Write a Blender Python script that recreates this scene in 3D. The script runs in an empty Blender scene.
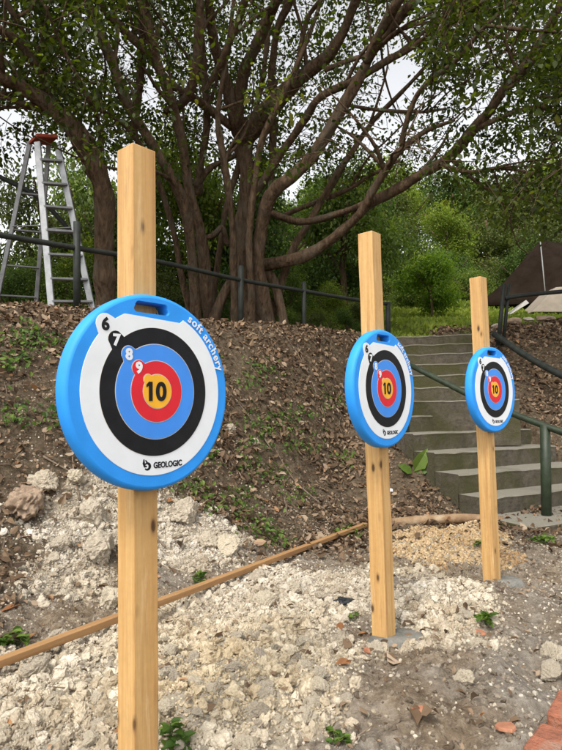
import bpy, bmesh, math, random
import numpy as np
from mathutils import Vector, Matrix

random.seed(7)
rng = np.random.default_rng(7)
SC = bpy.context.scene
COL = SC.collection

# ------------------------------------------------------------------ camera
F_PX = 563.0
CAM = np.array([0.0, 0.0, 1.0])
PITCH, ROLL = math.radians(3.5), math.radians(1.15)
_F = np.array([0, math.cos(PITCH), math.sin(PITCH)])
_R0 = np.array([1.0, 0, 0]); _U0 = np.array([0, -math.sin(PITCH), math.cos(PITCH)])
_R = _R0 * math.cos(ROLL) - _U0 * math.sin(ROLL)
_U = _U0 * math.cos(ROLL) + _R0 * math.sin(ROLL)


def at(px, py, d):
    """The point at depth d seen at pixel px, py of the 562x750 photograph."""
    return CAM + _F * d + _R * ((px - 281) / F_PX * d) - _U * ((py - 375) / F_PX * d)


def project(P):
    V = np.asarray(P, float) - CAM
    d = V @ _F
    dd = np.where(np.abs(d) < 1e-3, 1e-3, d)
    return 281 + F_PX * (V @ _R) / dd, 375 - F_PX * (V @ _U) / dd, d


# ------------------------------------------------------------------ noise
def _hash(i, j, seed):
    h = (i.astype(np.int64) * 374761393 + j.astype(np.int64) * 668265263 + seed * 974634539) & 0xffffffff
    h = ((h ^ (h >> 13)) * 1274126177) & 0xffffffff
    h = ((h ^ (h >> 15)) * 2246822519) & 0xffffffff
    return ((h ^ (h >> 16)) & 0xffffff) / float(0xffffff)


def vnoise(x, y, seed=0):
    xi, yi = np.floor(x), np.floor(y)
    fx, fy = x - xi, y - yi
    fx = fx * fx * (3 - 2 * fx); fy = fy * fy * (3 - 2 * fy)
    a, b = _hash(xi, yi, seed), _hash(xi + 1, yi, seed)
    c, d = _hash(xi, yi + 1, seed), _hash(xi + 1, yi + 1, seed)
    return (a * (1 - fx) + b * fx) * (1 - fy) + (c * (1 - fx) + d * fx) * fy


def fbm(x, y, octs=4, seed=0, rough=0.5):
    s, a, t = 0, 1.0, 0
    for k in range(octs):
        s = s + a * (vnoise(x * 2 ** k + 17.3 * k, y * 2 ** k - 9.1 * k, seed + k) - .5)
        t += a
        a *= rough
    return s / t * 2


def sstep(a, b, x):
    t = np.clip((x - a) / (b - a), 0, 1)
    return t * t * (3 - 2 * t)


# ------------------------------------------------------------------ terrain
P0 = np.array([-1.05, 2.1]); NT = np.array([-.871, .491])
C0 = np.array([-2.5, 5.0]); MC = np.array([-.6, .8])
LO_O, LO_U, LO_V, LO_W = np.array([1.77, 5.0]), np.array([-.42, .9075]), np.array([.9075, .42]), 1.7
UP_O, UP_U, UP_V, UP_W = np.array([1.2, 6.47]), np.array([.16, .987]), np.array([.987, -.16]), 1.45
LO_N, LO_RISE, LO_RUN = 5, .18, .32
UP_N, UP_RISE, UP_RUN = 7, .164, .33
MOUNDS = []   # x, y, radius, height


def bank_t(x, y):
    a = (x - P0[0]) * NT[0] + (y - P0[1]) * NT[1] + .18 * fbm(x * .7, y * .7, 2, 40)
    b = (x - C0[0]) * MC[0] + (y - C0[1]) * MC[1] + .25 * fbm(x * .6, y * .6, 2, 41)
    t = np.where(a <= 0, 0, np.where(b >= 0, 1.0, a / np.maximum(a - b, 1e-4)))
    return t, a, b


def H(x, y, detail=True):
    x = np.asarray(x, float); y = np.asarray(y, float)
    t, a, b = bank_t(x, y)
    prof = np.interp(t, [0, .12, .3, .85, 1.0], [0, .04, .17, .90, 1.0])
    # hillside beyond the crest
    yr = np.interp(y, [8.8, 14, 20, 50, 90], [0, .95, 2.5, 12.5, 22])
    yl = np.interp(y, [11, 20, 50, 90], [0, .8, 7, 16])
    w = sstep(-3, 1.5, x)
    z = 2.0 * prof + np.where(t >= .5, (yr * w + yl * (1 - w)), 0)
    zr = 2.2 * sstep(5.5, 8.6, y + .12 * (x - 2.5)) + np.where(y > 8.8, yr, 0)
    wr = sstep(2.0, 2.6, x)
    z = np.where(x > 2.0, np.maximum(z, zr * wr), z)
    near = np.exp(-(np.maximum(y - 12, 0) / 10) ** 2)
    z = z + .05 * fbm(x * .9, y * .9, 3, 3) * near
    for (mx, my, mr, mh) in MOUNDS:
        z = z + mh * np.exp(-((x - mx) ** 2 + (y - my) ** 2) / mr ** 2)
    if detail:
        z = z + (.035 * fbm(x * 4.5, y * 4.5, 4, 11, .55) + .012 * fbm(x * 22, y * 22, 3, 23, .6)) * near
    z = np.where(y > 25, z + .8 * fbm(x * .08, y * .08, 3, 71), z)
    # soil and leaves heaped against the stair flank
    s = (x - LO_O[0]) * LO_U[0] + (y - LO_O[1]) * LO_U[1]; q = (x - LO_O[0]) * LO_V[0] + (y - LO_O[1]) * LO_V[1]
    zf = np.clip((s - .25) / LO_RUN, 0, LO_N) * LO_RISE - .03 - .40 * np.abs(q + .02) + .05 * fbm(x * 3, y * 3, 2, 81)
    z = np.where((q < 0.02) & (q > -1.6) & (s > 0) & (s < LO_N * LO_RUN + .3), np.maximum(z, zf), z)
    s = (x - UP_O[0]) * UP_U[0] + (y - UP_O[1]) * UP_U[1]; q = (x - UP_O[0]) * UP_V[0] + (y - UP_O[1]) * UP_V[1]
    zf = LO_N * LO_RISE + np.clip(s / UP_RUN, 0, UP_N) * UP_RISE - .02 - .3 * np.abs(q) + .05 * fbm(x * 3, y * 3, 2, 82)
    z = np.where((q < 0.02) & (q > -1.6) & (s > -.1) & (s < UP_N * UP_RUN + .3), np.maximum(z, zf), z)
    # ground under the stairs
    for (o, u, v, wd, n, rise, run, z0) in ((LO_O, LO_U, LO_V, LO_W, LO_N, LO_RISE, LO_RUN, 0), (UP_O, UP_U, UP_V, UP_W, UP_N, UP_RISE, UP_RUN, LO_N * LO_RISE)):
        s = (x - o[0]) * u[0] + (y - o[1]) * u[1]
        q = (x - o[0]) * v[0] + (y - o[1]) * v[1]
        ins = (s > -.02) & (s < n * run + .1) & (q > -.02) & (q < wd)
        z = np.where(ins, np.minimum(z, z0 + np.clip(s / run, 0, n) * rise - .16), z)
    return z


def ground_px(px, py, far=14.0):
    """The place where the sight line of a pixel meets the ground."""
    dirv = at(px, py, 1.0) - CAM
    ts = np.linspace(.8, far, 4000)
    P = CAM + ts[:, None] * dirv
    below = P[:, 2] <= H(P[:, 0], P[:, 1])
    i = int(np.argmax(below)) if below.any() else -1
    return P[i]


def mound_px(px, py, r, h):
    p = at(px, py, 1) - CAM
    k = -CAM[2] / p[2]
    MOUNDS.append((p[0] * k, p[1] * k, r, h))


mound_px(250, 690, .34, .07); mound_px(60, 700, .35, .05)
mound_px(445, 612, .26, .10); mound_px(455, 548, .34, .10)
mound_px(470, 690, .30, .05); mound_px(300, 598, .25, .05)


def gsum(px, py, spots):
    s = np.zeros_like(px)
    for (cx, cy, rx, ry, wgt) in spots:
        s = np.maximum(s, wgt * np.exp(-(((px - cx) / rx) ** 2 + ((py - cy) / ry) ** 2)))
    return s


LIME = [(120, 520, 95, 38, 1.1), (190, 540, 70, 40, 1.1), (70, 580, 60, 40, .9), (110, 500, 60, 30, 1.0), (200, 690, 130, 80, 1.6), (60, 710, 90, 60, 1.3),
        (260, 610, 80, 45, 1.3), (330, 600, 60, 25, 1.0), (440, 612, 55, 30, 1.5), (30, 500, 30, 20, .8), (300, 700, 50, 50, 1.0), (390, 575, 70, 14, .7), (500, 640, 30, 20, .5), (20, 730, 80, 50, 1.1), (-60, 720, 90, 80, 1.1)]
TAN = [(450, 545, 60, 22, 1.5), (500, 560, 40, 16, .8), (215, 670, 80, 50, .75)]
GREY = [(420, 660, 120, 40, 1.1), (480, 600, 60, 30, .6), (400, 720, 90, 50, .8), (80, 560, 50, 50, .6)]


def zones(P):
    """limestone, litter, grass, tan gravel shares at points on the ground."""
    px, py, d = project(P)
    x, y = P[:, 0], P[:, 1]
    n = fbm(x * 3.1, y * 3.1, 4, 55)
    ok = (d > .6) & (y < 6)
    lime = np.where(ok, sstep(.32, .72, gsum(px, py, LIME) + .45 * n), 0)
    tan = np.where(ok, sstep(.35, .75, gsum(px, py, TAN) + .35 * n), 0)
    t, a, b = bank_t(x, y)
    litter = sstep(.02, .22, t + .10 * n) * (y < 12)
    rightb = sstep(2.0, 2.4, x) * sstep(5.2, 5.9, y) * (y < 9.5)
    litter = np.maximum(litter, rightb)
    s_ = (x - LO_O[0]) * LO_U[0] + (y - LO_O[1]) * LO_U[1]; q_ = (x - LO_O[0]) * LO_V[0] + (y - LO_O[1]) * LO_V[1]
    litter = np.maximum(litter, sstep(-2.4, -1.9, q_) * (q_ < .05) * sstep(-.5, -.1, s_ + .2 * n) * (s_ < 4))
    litter = np.maximum(litter, .55 * sstep(3.4, 4.3, y + .4 * n) * (y < 7) * (x > -.5))
    litter = litter * (1 - .93 * np.maximum(lime, tan))
    grass = sstep(8.6, 9.4, y + .4 * n) * sstep(.2, 1.0, x + .3 * n) 
    return lime, litter, grass, tan


def crumble(P, lime=None, tan=None):
    """Lumps and clods on the loose ground, added to H."""
    if lime is None: lime, _l, _g, tan = zones(P)
    x, y = P[:, 0], P[:, 1]
    z = np.maximum(lime, .6 * tan) * (.036 * np.abs(fbm(x * 9, y * 9, 2, 91)) + .024 * np.abs(fbm(x * 24, y * 24, 3, 93, .65)) - .012)
    z = z + (1 - lime) * (.016 * fbm(x * 30, y * 30, 3, 95, .65) + .035 * fbm(x * 8, y * 8, 2, 97))
    return np.where(y < 6, z, 0)


def surf(x, y):
    z = float(H(x, y))
    return z + float(crumble(np.array([[x, y, z]]))[0])


# ------------------------------------------------------------------ object helpers
def mesh_np(name, V, polys, attrs=None, smooth=False):
    """V (n,3); polys: list of (m,k) index arrays; attrs: {name: (n,) or (n,4)}."""
    me = bpy.data.meshes.new(name)
    V = np.asarray(V, np.float32)
    me.vertices.add(len(V)); me.vertices.foreach_set('co', V.ravel())
    loops = np.concatenate([np.asarray(p, np.int32).ravel() for p in polys])
    tot = np.concatenate([np.full(len(p), p.shape[1], np.int32) for p in polys])
    start = np.concatenate([[0], np.cumsum(tot)[:-1]]).astype(np.int32)
    me.loops.add(len(loops)); me.loops.foreach_set('vertex_index', loops)
    me.polygons.add(len(tot)); me.polygons.foreach_set('loop_start', start); me.polygons.foreach_set('loop_total', tot)
    if attrs:
        for k, v in attrs.items():
            v = np.asarray(v, np.float32)
            if v.ndim == 1:
                at_ = me.attributes.new(k, 'FLOAT', 'POINT'); at_.data.foreach_set('value', v)
            else:
                at_ = me.attributes.new(k, 'FLOAT_COLOR', 'POINT'); at_.data.foreach_set('color', v.ravel())
    me.update(calc_edges=True); me.validate()
    me.polygons.foreach_set('use_smooth', np.full(len(me.polygons), bool(smooth)))
    return me


class Build:
    """Collects shapes and links them as one mesh object."""
    def __init__(self): self.V, self.P, self.n = [], {}, 0
    def add(self, V, polys):
        for p in polys:
            p = np.asarray(p, np.int64) + self.n
            self.P.setdefault(p.shape[1], []).append(p)
        self.V.append(np.asarray(V, float)); self.n += len(V)
        return self
    def mesh(self, name, smooth=False, attrs=None):
        return mesh_np(name, np.concatenate(self.V), [np.concatenate(v) for v in self.P.values()], attrs, smooth)


def obj(name, me, mat=None, parent=None, loc=None, **tags):
    o = bpy.data.objects.new(name, me)
    COL.objects.link(o)
    if mat is not None and me is not None:
        for m in (mat if isinstance(mat, (list, tuple)) else [mat]):
            me.materials.append(m)
    if parent is not None: o.parent = parent
    if loc is not None: o.location = loc
    for k, v in tags.items(): o[k] = v
    return o


def thing(name, label, category, loc=(0, 0, 0), group=None, matrix=None):
    o = bpy.data.objects.new(name, None)
    COL.objects.link(o)
    o.empty_display_size = .1
    if matrix is not None: o.matrix_world = matrix
    else: o.location = loc
    o['label'] = label; o['category'] = category
    if group: o['group'] = group
    return o


def bevel(me, w=.003, segs=2):
    bm = bmesh.new(); bm.from_mesh(me)
    bm.normal_update()
    bmesh.ops.recalc_face_normals(bm, faces=bm.faces[:])
    bmesh.ops.bevel(bm, geom=[e for e in bm.edges if e.is_manifold and e.calc_face_angle(0) > .5], offset=w, segments=segs, affect='EDGES', profile=.5)
    bm.to_mesh(me); bm.free()
    return me


def box_vf(c, ex, ey, ez):
    """A box: centre and three half vectors."""
    c, ex, ey, ez = (np.asarray(k, float) for k in (c, ex, ey, ez))
    V = [c + sx * ex + sy * ey + sz * ez for sz in (-1, 1) for sy in (-1, 1) for sx in (-1, 1)]
    Fq = np.array([[0, 2, 3, 1], [4, 5, 7, 6], [0, 1, 5, 4], [2, 6, 7, 3], [0, 4, 6, 2], [1, 3, 7, 5]])
    return np.array(V), [Fq]


def bar_vf(a, b, w, h, up=(0, 0, 1)):
    a, b = np.asarray(a, float), np.asarray(b, float)
    d = b - a; L = np.linalg.norm(d); d /= L
    s = np.cross(d, up); s /= np.linalg.norm(s)
    u = np.cross(s, d)
    return box_vf((a + b) / 2, d * L / 2, s * w / 2, u * h / 2)


def catmull(P, n):
    """Points (k,m) to a smooth run with n samples per span."""
    P = np.asarray(P, float)
    Q = np.vstack([2 * P[0] - P[1], P, 2 * P[-1] - P[-2]])
    out = []
    for i in range(1, len(Q) - 2):
        t = np.linspace(0, 1, n, endpoint=False)[:, None]
        a, b, c, d = Q[i - 1], Q[i], Q[i + 1], Q[i + 2]
        out.append(.5 * ((2 * b) + (c - a) * t + (2 * a - 5 * b + 4 * c - d) * t ** 2 + (3 * b - a - 3 * c + d) * t ** 3))
    out.append(P[-1:])
    return np.vstack(out)


def tube_vf(P, R, sides=10, lump=0.0, seed=0, caps=True):
    P = np.asarray(P, float); R = np.broadcast_to(np.asarray(R, float), (len(P),))
    T = np.gradient(P, axis=0); T /= np.linalg.norm(T, axis=1)[:, None] + 1e-9
    ref = np.array([0, 0, 1.0]) if abs(T[0][2]) < .9 else np.array([1.0, 0, 0])
    s = np.cross(T[0], ref); s /= np.linalg.norm(s)
    V = []
    ang = np.arange(sides) / sides * 2 * np.pi
    acc = 0
    for i in range(len(P)):
        s = s - T[i] * (s @ T[i]); s /= np.linalg.norm(s) + 1e-9
        u = np.cross(T[i], s)
        r = R[i] * np.ones(sides)
        if i: acc += np.linalg.norm(P[i] - P[i - 1])
        if lump:
            r = r * (1 + lump * fbm(np.cos(ang) * 1.3 + seed, np.sin(ang) * 1.3 + acc * 2.2, 3, seed))
        V.append(P[i] + np.outer(np.cos(ang) * r, s) + np.outer(np.sin(ang) * r, u))
    V = np.vstack(V)
    n = len(P)
    i0 = (np.arange(n - 1)[:, None] * sides + np.arange(sides)[None]).ravel()
    i1 = (np.arange(n - 1)[:, None] * sides + (np.arange(sides)[None] + 1) % sides).ravel()
    polys = [np.stack([i0, i1, i1 + sides, i0 + sides], 1)]
    if caps:
        polys += [np.arange(sides)[::-1][None], (np.arange(sides) + (n - 1) * sides)[None]]
    return V, polys


LEAF6 = np.array([[0, 0, 0], [.26, .30, .05], [.22, .68, .03], [0, 1.0, -.06], [-.22, .68, .03], [-.26, .30, .05]])
LEAF8 = np.array([[0, 0, 0], [.27, .33, .10], [0, .36, 0], [-.27, .33, .10], [.22, .70, .06], [0, .72, -.03], [-.22, .70, .06], [0, 1.0, -.10]])


def rand_unit(n):
    v = rng.normal(size=(n, 3)); return v / np.linalg.norm(v, axis=1)[:, None]


def frames(dirs, normals):
    y = dirs / (np.linalg.norm(dirs, axis=1)[:, None] + 1e-9)
    x = np.cross(y, normals); x /= np.linalg.norm(x, axis=1)[:, None] + 1e-9
    z = np.cross(x, y)
    return x, y, z


def leaf_cloud(C, S, dirs, normals, folded=False, curl=None):
    """Leaves as hexagons (or folded pairs of faces): verts, polys and a random per leaf."""
    n = len(C)
    T = LEAF8 if folded else LEAF6
    x, y, z = frames(dirs, normals)
    T3 = np.repeat(T[None], n, 0).copy()
    if curl is not None: T3[:, :, 2] *= curl[:, None]
    V = C[:, None] + S[:, None, None] * (T3[:, :, 0:1] * x[:, None] + (T3[:, :, 1:2]) * y[:, None] + T3[:, :, 2:3] * z[:, None])
    k = len(T); base = np.arange(n)[:, None] * k
    if folded:
        polys = [np.concatenate([base + np.array([f]) for f in ([0, 1, 2], [0, 2, 3], [4, 7, 5], [5, 7, 6])]),
                 np.concatenate([base + np.array([f]) for f in ([1, 4, 5, 2], [2, 5, 6, 3])])]
    else:
        polys = [base + np.arange(6)[None]]
    return V.reshape(-1, 3), polys, k


# ------------------------------------------------------------------ materials
def nodes_of(name):
    m = bpy.data.materials.new(name); m.use_nodes = True
    nt = m.node_tree
    return m, nt, nt.nodes['Principled BSDF'], nt.nodes['Material Output']


def N(nt, kind, **kw):
    n = nt.nodes.new(kind)
    for k, v in kw.items():
        if k in n.inputs.keys(): n.inputs[k].default_value = v
        else: setattr(n, k, v)
    return n


def ramp(nt, fac, stops):
    r = N(nt, 'ShaderNodeValToRGB')
    el = r.color_ramp.elements
    while len(el) < len(stops): el.new(.5)
    for e, (p, c) in zip(el, stops): e.position = p; e.color = (*c, 1)
    nt.links.new(fac, r.inputs[0])
    return r.outputs[0]


def mix(nt, fac, a, b, mode='MIX'):
    m = N(nt, 'ShaderNodeMix', data_type='RGBA', blend_type=mode)
    for s, v in ((m.inputs[0], fac), (m.inputs[6], a), (m.inputs[7], b)):
        if hasattr(v, 'is_linked'): nt.links.new(v, s)
        elif isinstance(v, (int, float)): s.default_value = v
        else: s.default_value = (*v, 1)
    return m.outputs[2]


def bump(nt, height, bsdf, strength=.4, dist=.01):
    b = N(nt, 'ShaderNodeBump', Strength=strength, Distance=dist)
    nt.links.new(height, b.inputs['Height']); nt.links.new(b.outputs[0], bsdf.inputs['Normal'])


def noise(nt, scale, detail=4, coord=None, rough=.55, dist=0.0):
    n = N(nt, 'ShaderNodeTexNoise', Scale=scale, Detail=detail, Roughness=rough, Distortion=dist)
    if coord is not None: nt.links.new(coord, n.inputs['Vector'])
    return n.outputs['Fac']


def objcoord(nt, scale=(1, 1, 1)):
    tc = N(nt, 'ShaderNodeTexCoord')
    mp = N(nt, 'ShaderNodeMapping'); mp.inputs['Scale'].default_value = scale
    nt.links.new(tc.outputs['Object'], mp.inputs[0])
    return mp.outputs[0]


def mottled(name, a, b, scale=8, rough=.8, bmp=.3, dist=.01, c=None, stretch=(1, 1, 1), metal=0, spec=.3):
    m, nt, bs, _ = nodes_of(name)
    co = objcoord(nt, stretch)
    f = noise(nt, scale, 6, co, .6)
    stops = [(.3, a), (.7, b)] if c is None else [(.28, a), (.52, b), (.72, c)]
    nt.links.new(ramp(nt, f, stops), bs.inputs['Base Color'])
    bs.inputs['Roughness'].default_value = rough; bs.inputs['Metallic'].default_value = metal
    bs.inputs['Specular IOR Level'].default_value = spec
    if bmp: bump(nt, noise(nt, scale * 4, 6, co, .65), bs, bmp, dist)
    return m


def leaf_material(name, stops, trans=.35, rough=.55, tcol=None):
    """Leaf colour by a random number stored on every leaf, with light shining through."""
    m, nt, bs, out = nodes_of(name)
    a = N(nt, 'ShaderNodeAttribute', attribute_name='rnd')
    c = ramp(nt, a.outputs['Fac'], stops)
    nt.links.new(c, bs.inputs['Base Color']); bs.inputs['Roughness'].default_value = rough
    bs.inputs['Specular IOR Level'].default_value = .3
    if trans:
        tr = N(nt, 'ShaderNodeBsdfTranslucent')
        tc = mix(nt, 1.0, c, tcol or (1.5, 1.6, .7), 'MULTIPLY')
        nt.links.new(tc, tr.inputs[0])
        mx = N(nt, 'ShaderNodeMixShader'); mx.inputs[0].default_value = trans
        nt.links.new(bs.outputs[0], mx.inputs[1]); nt.links.new(tr.outputs[0], mx.inputs[2])
        nt.links.new(mx.outputs[0], out.inputs[0])
    return m


def wood_material(name, pale, mid, dark, knots=True, seedv=0.0, wet=0.0):
    m, nt, bs, _ = nodes_of(name)
    tc = N(nt, 'ShaderNodeTexCoord')
    mp = N(nt, 'ShaderNodeMapping'); mp.inputs['Scale'].default_value = (26, 26, 1.1); mp.inputs['Location'].default_value = (seedv, seedv * 2, seedv * 3)
    nt.links.new(tc.outputs['Object'], mp.inputs[0])
    g = noise(nt, 1.6, 6, mp.outputs[0], .6, .6)
    col = ramp(nt, g, [(.25, mid), (.5, pale), (.78, mid)])
    # darker latewood lines
    w = N(nt, 'ShaderNodeTexWave', wave_type='BANDS', bands_direction='X', Scale=.33, Distortion=9.0, Detail=3)
    w.inputs['Detail Scale'].default_value = 1.1
    nt.links.new(mp.outputs[0], w.inputs[0])
    lines = ramp(nt, w.outputs['Fac'], [(.0, (1, 1, 1)), (.55, (1, 1, 1)), (.95, (.80, .66, .5))])
    col = mix(nt, .4, col, lines, 'MULTIPLY')
    # broad blotches
    mp2 = N(nt, 'ShaderNodeMapping'); mp2.inputs['Scale'].default_value = (5, 5, 1.6); mp2.inputs['Location'].default_value = (seedv, 0, seedv)
    nt.links.new(tc.outputs['Object'], mp2.inputs[0])
    b = noise(nt, 1.5, 4, mp2.outputs[0])
    col = mix(nt, ramp(nt, b, [(.45, (0, 0, 0)), (.75, (.55, .55, .55))]), col, mid)
    if knots:
        mp3 = N(nt, 'ShaderNodeMapping'); mp3.inputs['Scale'].default_value = (15, 15, 6.5); mp3.inputs['Location'].default_value = (seedv * .7, seedv, seedv * 1.9)
        nt.links.new(tc.outputs['Object'], mp3.inputs[0])
        v = N(nt, 'ShaderNodeTexVoronoi', Scale=1.0, Randomness=1.0)
        nt.links.new(mp3.outputs[0], v.inputs['Vector'])
        k = ramp(nt, v.outputs['Distance'], [(.0, (1, 1, 1)), (.08, (.95, .95, .95)), (.13, (.3, .3, .3)), (.2, (0, 0, 0))])
        col = mix(nt, k, col, dark)
    if knots:      # weather stains and resin streaks along the grain
        mp4 = N(nt, 'ShaderNodeMapping'); mp4.inputs['Scale'].default_value = (30, 30, 2.6); mp4.inputs['Location'].default_value = (seedv * 3, seedv, seedv)
        nt.links.new(tc.outputs['Object'], mp4.inputs[0])
        st_ = noise(nt, 1.3, 7, mp4.outputs[0], .68, .5)
        col = mix(nt, ramp(nt, st_, [(.56, (0, 0, 0)), (.72, (.62, .62, .62))]), col, (.27, .14, .06))
        col = mix(nt, ramp(nt, st_, [(.30, (.5, .5, .5)), (.42, (0, 0, 0))]), col, (.74, .55, .33))
    fine = noise(nt, 60, 5, tc.outputs['Object'])
    col = mix(nt, .25, col, ramp(nt, fine, [(.3, (.7, .7, .7)), (.7, (1, 1, 1))]), 'MULTIPLY')
    nt.links.new(col, bs.inputs['Base Color'])
    bs.inputs['Roughness'].default_value = .62; bs.inputs['Specular IOR Level'].default_value = .3
    bump(nt, g, bs, .25, .003)
    return m


def stone_material(name, a, b, c):
    m, nt, bs, _ = nodes_of(name)
    at_ = N(nt, 'ShaderNodeAttribute', attribute_name='rnd')
    tc = N(nt, 'ShaderNodeTexCoord')
    f = noise(nt, 14, 6, tc.outputs['Object'], .65)
    col = ramp(nt, at_.outputs['Fac'], [(0, a), (.45, b), (1, c)])
    col = mix(nt, .55, col, ramp(nt, f, [(.3, (.45, .40, .34)), (.6, (1, 1, 1))]), 'MULTIPLY')
    wa = N(nt, 'ShaderNodeAttribute', attribute_name='warm')
    col = mix(nt, wa.outputs['Fac'], col, mix(nt, 1.0, col, (1.0, .93, .78), 'MULTIPLY'))
    f3 = noise(nt, 130, 4, tc.outputs['Object'], .7)
    col = mix(nt, .6, col, ramp(nt, f3, [(.32, (.52, .47, .41)), (.55, (1, 1, 1))]), 'MULTIPLY')
    nt.links.new(col, bs.inputs['Base Color']); bs.inputs['Roughness'].default_value = .95
    bs.inputs['Specular IOR Level'].default_value = .15
    bump(nt, noise(nt, 55, 6, tc.outputs['Object'], .7), bs, .7, .012)
    return m


M = {}
M['blue'] = None


def plain(name, col, rough=.5, var=.06, scale=30, spec=.4, bmp=0.0):
    m, nt, bs, _ = nodes_of(name)
    f = noise(nt, scale, 4, objcoord(nt))
    lo = tuple(max(0, k * (1 - var)) for k in col); hi = tuple(min(1, k * (1 + var)) for k in col)
    nt.links.new(ramp(nt, f, [(.35, lo), (.65, hi)]), bs.inputs['Base Color'])
    bs.inputs['Roughness'].default_value = rough; bs.inputs['Specular IOR Level'].default_value = spec
    if bmp: bump(nt, noise(nt, 220, 3, objcoord(nt)), bs, bmp, .002)
    return m


M['blue'] = plain('blue_foam', (.020, .275, .80), .6, .07, 12, .35, .15)
M['white'] = plain('white_print', (.72, .75, .78), .5, .03, 15, .35, .06)
M['black'] = plain('black_print', (.012, .013, .015), .6, .2, 20, .15, .06)
M['ringblue'] = plain('blue_print', (.045, .245, .76), .5, .05, 15, .35, .06)
M['red'] = plain('red_print', (.62, .012, .025), .5, .06, 15, .35, .06)
M['yellow'] = plain('yellow_print', (.80, .40, .02), .5, .05, 15, .35, .06)
M['paleline'] = plain('pale_line', (.50, .46, .40), .6, .04)
m, nt, bs, _ = nodes_of('bark'); M['bark'] = m
co_ = objcoord(nt, (1, 1, .22)); c2_ = objcoord(nt)
f1 = noise(nt, 22, 8, co_, .7, .4); f2 = noise(nt, 3.5, 5, c2_, .6); f3 = noise(nt, 9, 6, c2_, .65)
col = ramp(nt, f1, [(.30, (.028, .018, .011)), (.5, (.105, .068, .042)), (.72, (.20, .138, .09))])
col = mix(nt, ramp(nt, f2, [(.5, (0, 0, 0)), (.68, (.6, .6, .6))]), col, (.12, .105, .08))      # grey lichen
col = mix(nt, ramp(nt, f3, [(.58, (0, 0, 0)), (.72, (.55, .55, .55))]), col, (.045, .050, .020))   # moss
nt.links.new(col, bs.inputs['Base Color']); bs.inputs['Roughness'].default_value = .95; bs.inputs['Specular IOR Level'].default_value = .1
bump(nt, f1, bs, 1.0, .035)
M['paint_green'] = mottled('dark_green_paint', (.012, .018, .010), (.03, .045, .022), 14, .5, .25, .004, spec=.4)
M['rail_dark'] = mottled('dark_rail', (.012, .014, .012), (.03, .034, .028), 14, .6, .25, .004)
M['alu'] = mottled('aluminium', (.20, .205, .21), (.32, .325, .33), 10, .5, .1, .002, metal=.6)
M['ladder_cap'] = mottled('orange_plastic', (.22, .035, .018), (.32, .06, .03), 20, .6, .1, .002)
M['concrete'] = None

m, nt, bs, _ = nodes_of('mossy_concrete'); M['concrete'] = m
tc = N(nt, 'ShaderNodeTexCoord')
f1 = noise(nt, 2.2, 6, tc.outputs['Object'], .65); f2 = noise(nt, 16, 6, tc.outputs['Object'], .7)
col = ramp(nt, f2, [(.3, (.040, .032, .022)), (.7, (.105, .088, .062))])
moss = ramp(nt, f1, [(.42, (0, 0, 0)), (.62, (1, 1, 1))])
col = mix(nt, moss, col, (.046, .043, .012))
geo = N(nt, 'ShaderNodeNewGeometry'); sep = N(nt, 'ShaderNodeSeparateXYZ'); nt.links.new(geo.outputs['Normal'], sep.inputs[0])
sky_lit = ramp(nt, sep.outputs['Z'], [(.6, (0, 0, 0)), (.9, (.7, .7, .7))])
col = mix(nt, sky_lit, col, (.26, .24, .195))      # upward faces painted paler as if catching the sky; moss stays on the risers
nt.links.new(col, bs.inputs['Base Color']); bs.inputs['Roughness'].default_value = .92
bump(nt, f2, bs, .8, .02)

M['footing'] = mottled('wet_cement', (.10, .10, .085), (.17, .165, .145), 9, .6, .8, .02, (.25, .24, .21))
M['rock'] = stone_material('limestone', (.40, .345, .265), (.56, .50, .41), (.68, .635, .55))
M['gravel'] = stone_material('limestone_rubble', (.36, .30, .22), (.55, .485, .385), (.70, .65, .56))
M['tan'] = stone_material('tan_gravel', (.36, .23, .12), (.50, .36, .20), (.60, .47, .30))
M['dirtstone'] = stone_material('dirty_stones', (.14, .11, .08), (.28, .235, .18), (.46, .42, .35))
M['brownrock'] = mottled('brown_rock', (.22, .15, .10), (.36, .26, .18), 5, .9, .7, .02, (.46, .36, .27))
M['brick'] = mottled('red_brick', (.16, .075, .05), (.38, .14, .08), 9, .95, 1.0, .02, (.33, .26, .20))
M['terracotta'] = mottled('terracotta', (.30, .12, .07), (.44, .21, .12), 22, .85, .3, .005)
M['scrap'] = mottled('black_plastic', (.008, .009, .011), (.035, .036, .04), 20, .4, .4, .01)
M['litterleaf'] = leaf_material('dead_leaves', [(0, (.040, .025, .015)), (.35, (.125, .078, .044)), (.62, (.22, .148, .090)), (.86, (.35, .265, .185)), (1, (.36, .165, .055))], .12, .8, (1, .8, .6))
M['orangeleaf'] = leaf_material('orange_dead_leaf', [(0, (.24, .10, .04)), (1, (.36, .19, .08))], .1, .7, (1, .8, .6))
M['ficus'] = leaf_material('ficus_leaves', [(0, (.020, .030, .005)), (.5, (.052, .073, .009)), (.85, (.105, .125, .016)), (1, (.19, .19, .03))], .5, .5)
M['bgleaf'] = leaf_material('hillside_leaves', [(0, (.045, .070, .014)), (.5, (.11, .165, .03)), (1, (.23, .28, .06))], .4, .6)
M['bushleaf'] = leaf_material('bright_bush_leaves', [(0, (.06, .11, .012)), (.5, (.15, .25, .024)), (1, (.27, .37, .045))], .45, .5)
M['weed'] = leaf_material('weed_leaves', [(0, (.035, .075, .012)), (.5, (.08, .145, .02)), (1, (.15, .22, .04))], .35, .5)
M['stem'] = mottled('green_stem', (.06, .09, .03), (.11, .12, .05), 20, .7, 0)
M['grass'] = leaf_material('grass_blades', [(0, (.11, .15, .02)), (.5, (.21, .27, .034)), (1, (.32, .36, .06))], .3, .6)
M['tent'] = mottled('brown_canvas', (.015, .010, .007), (.027, .019, .014), 3, 1.0, .3, .03, spec=.03)
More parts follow.
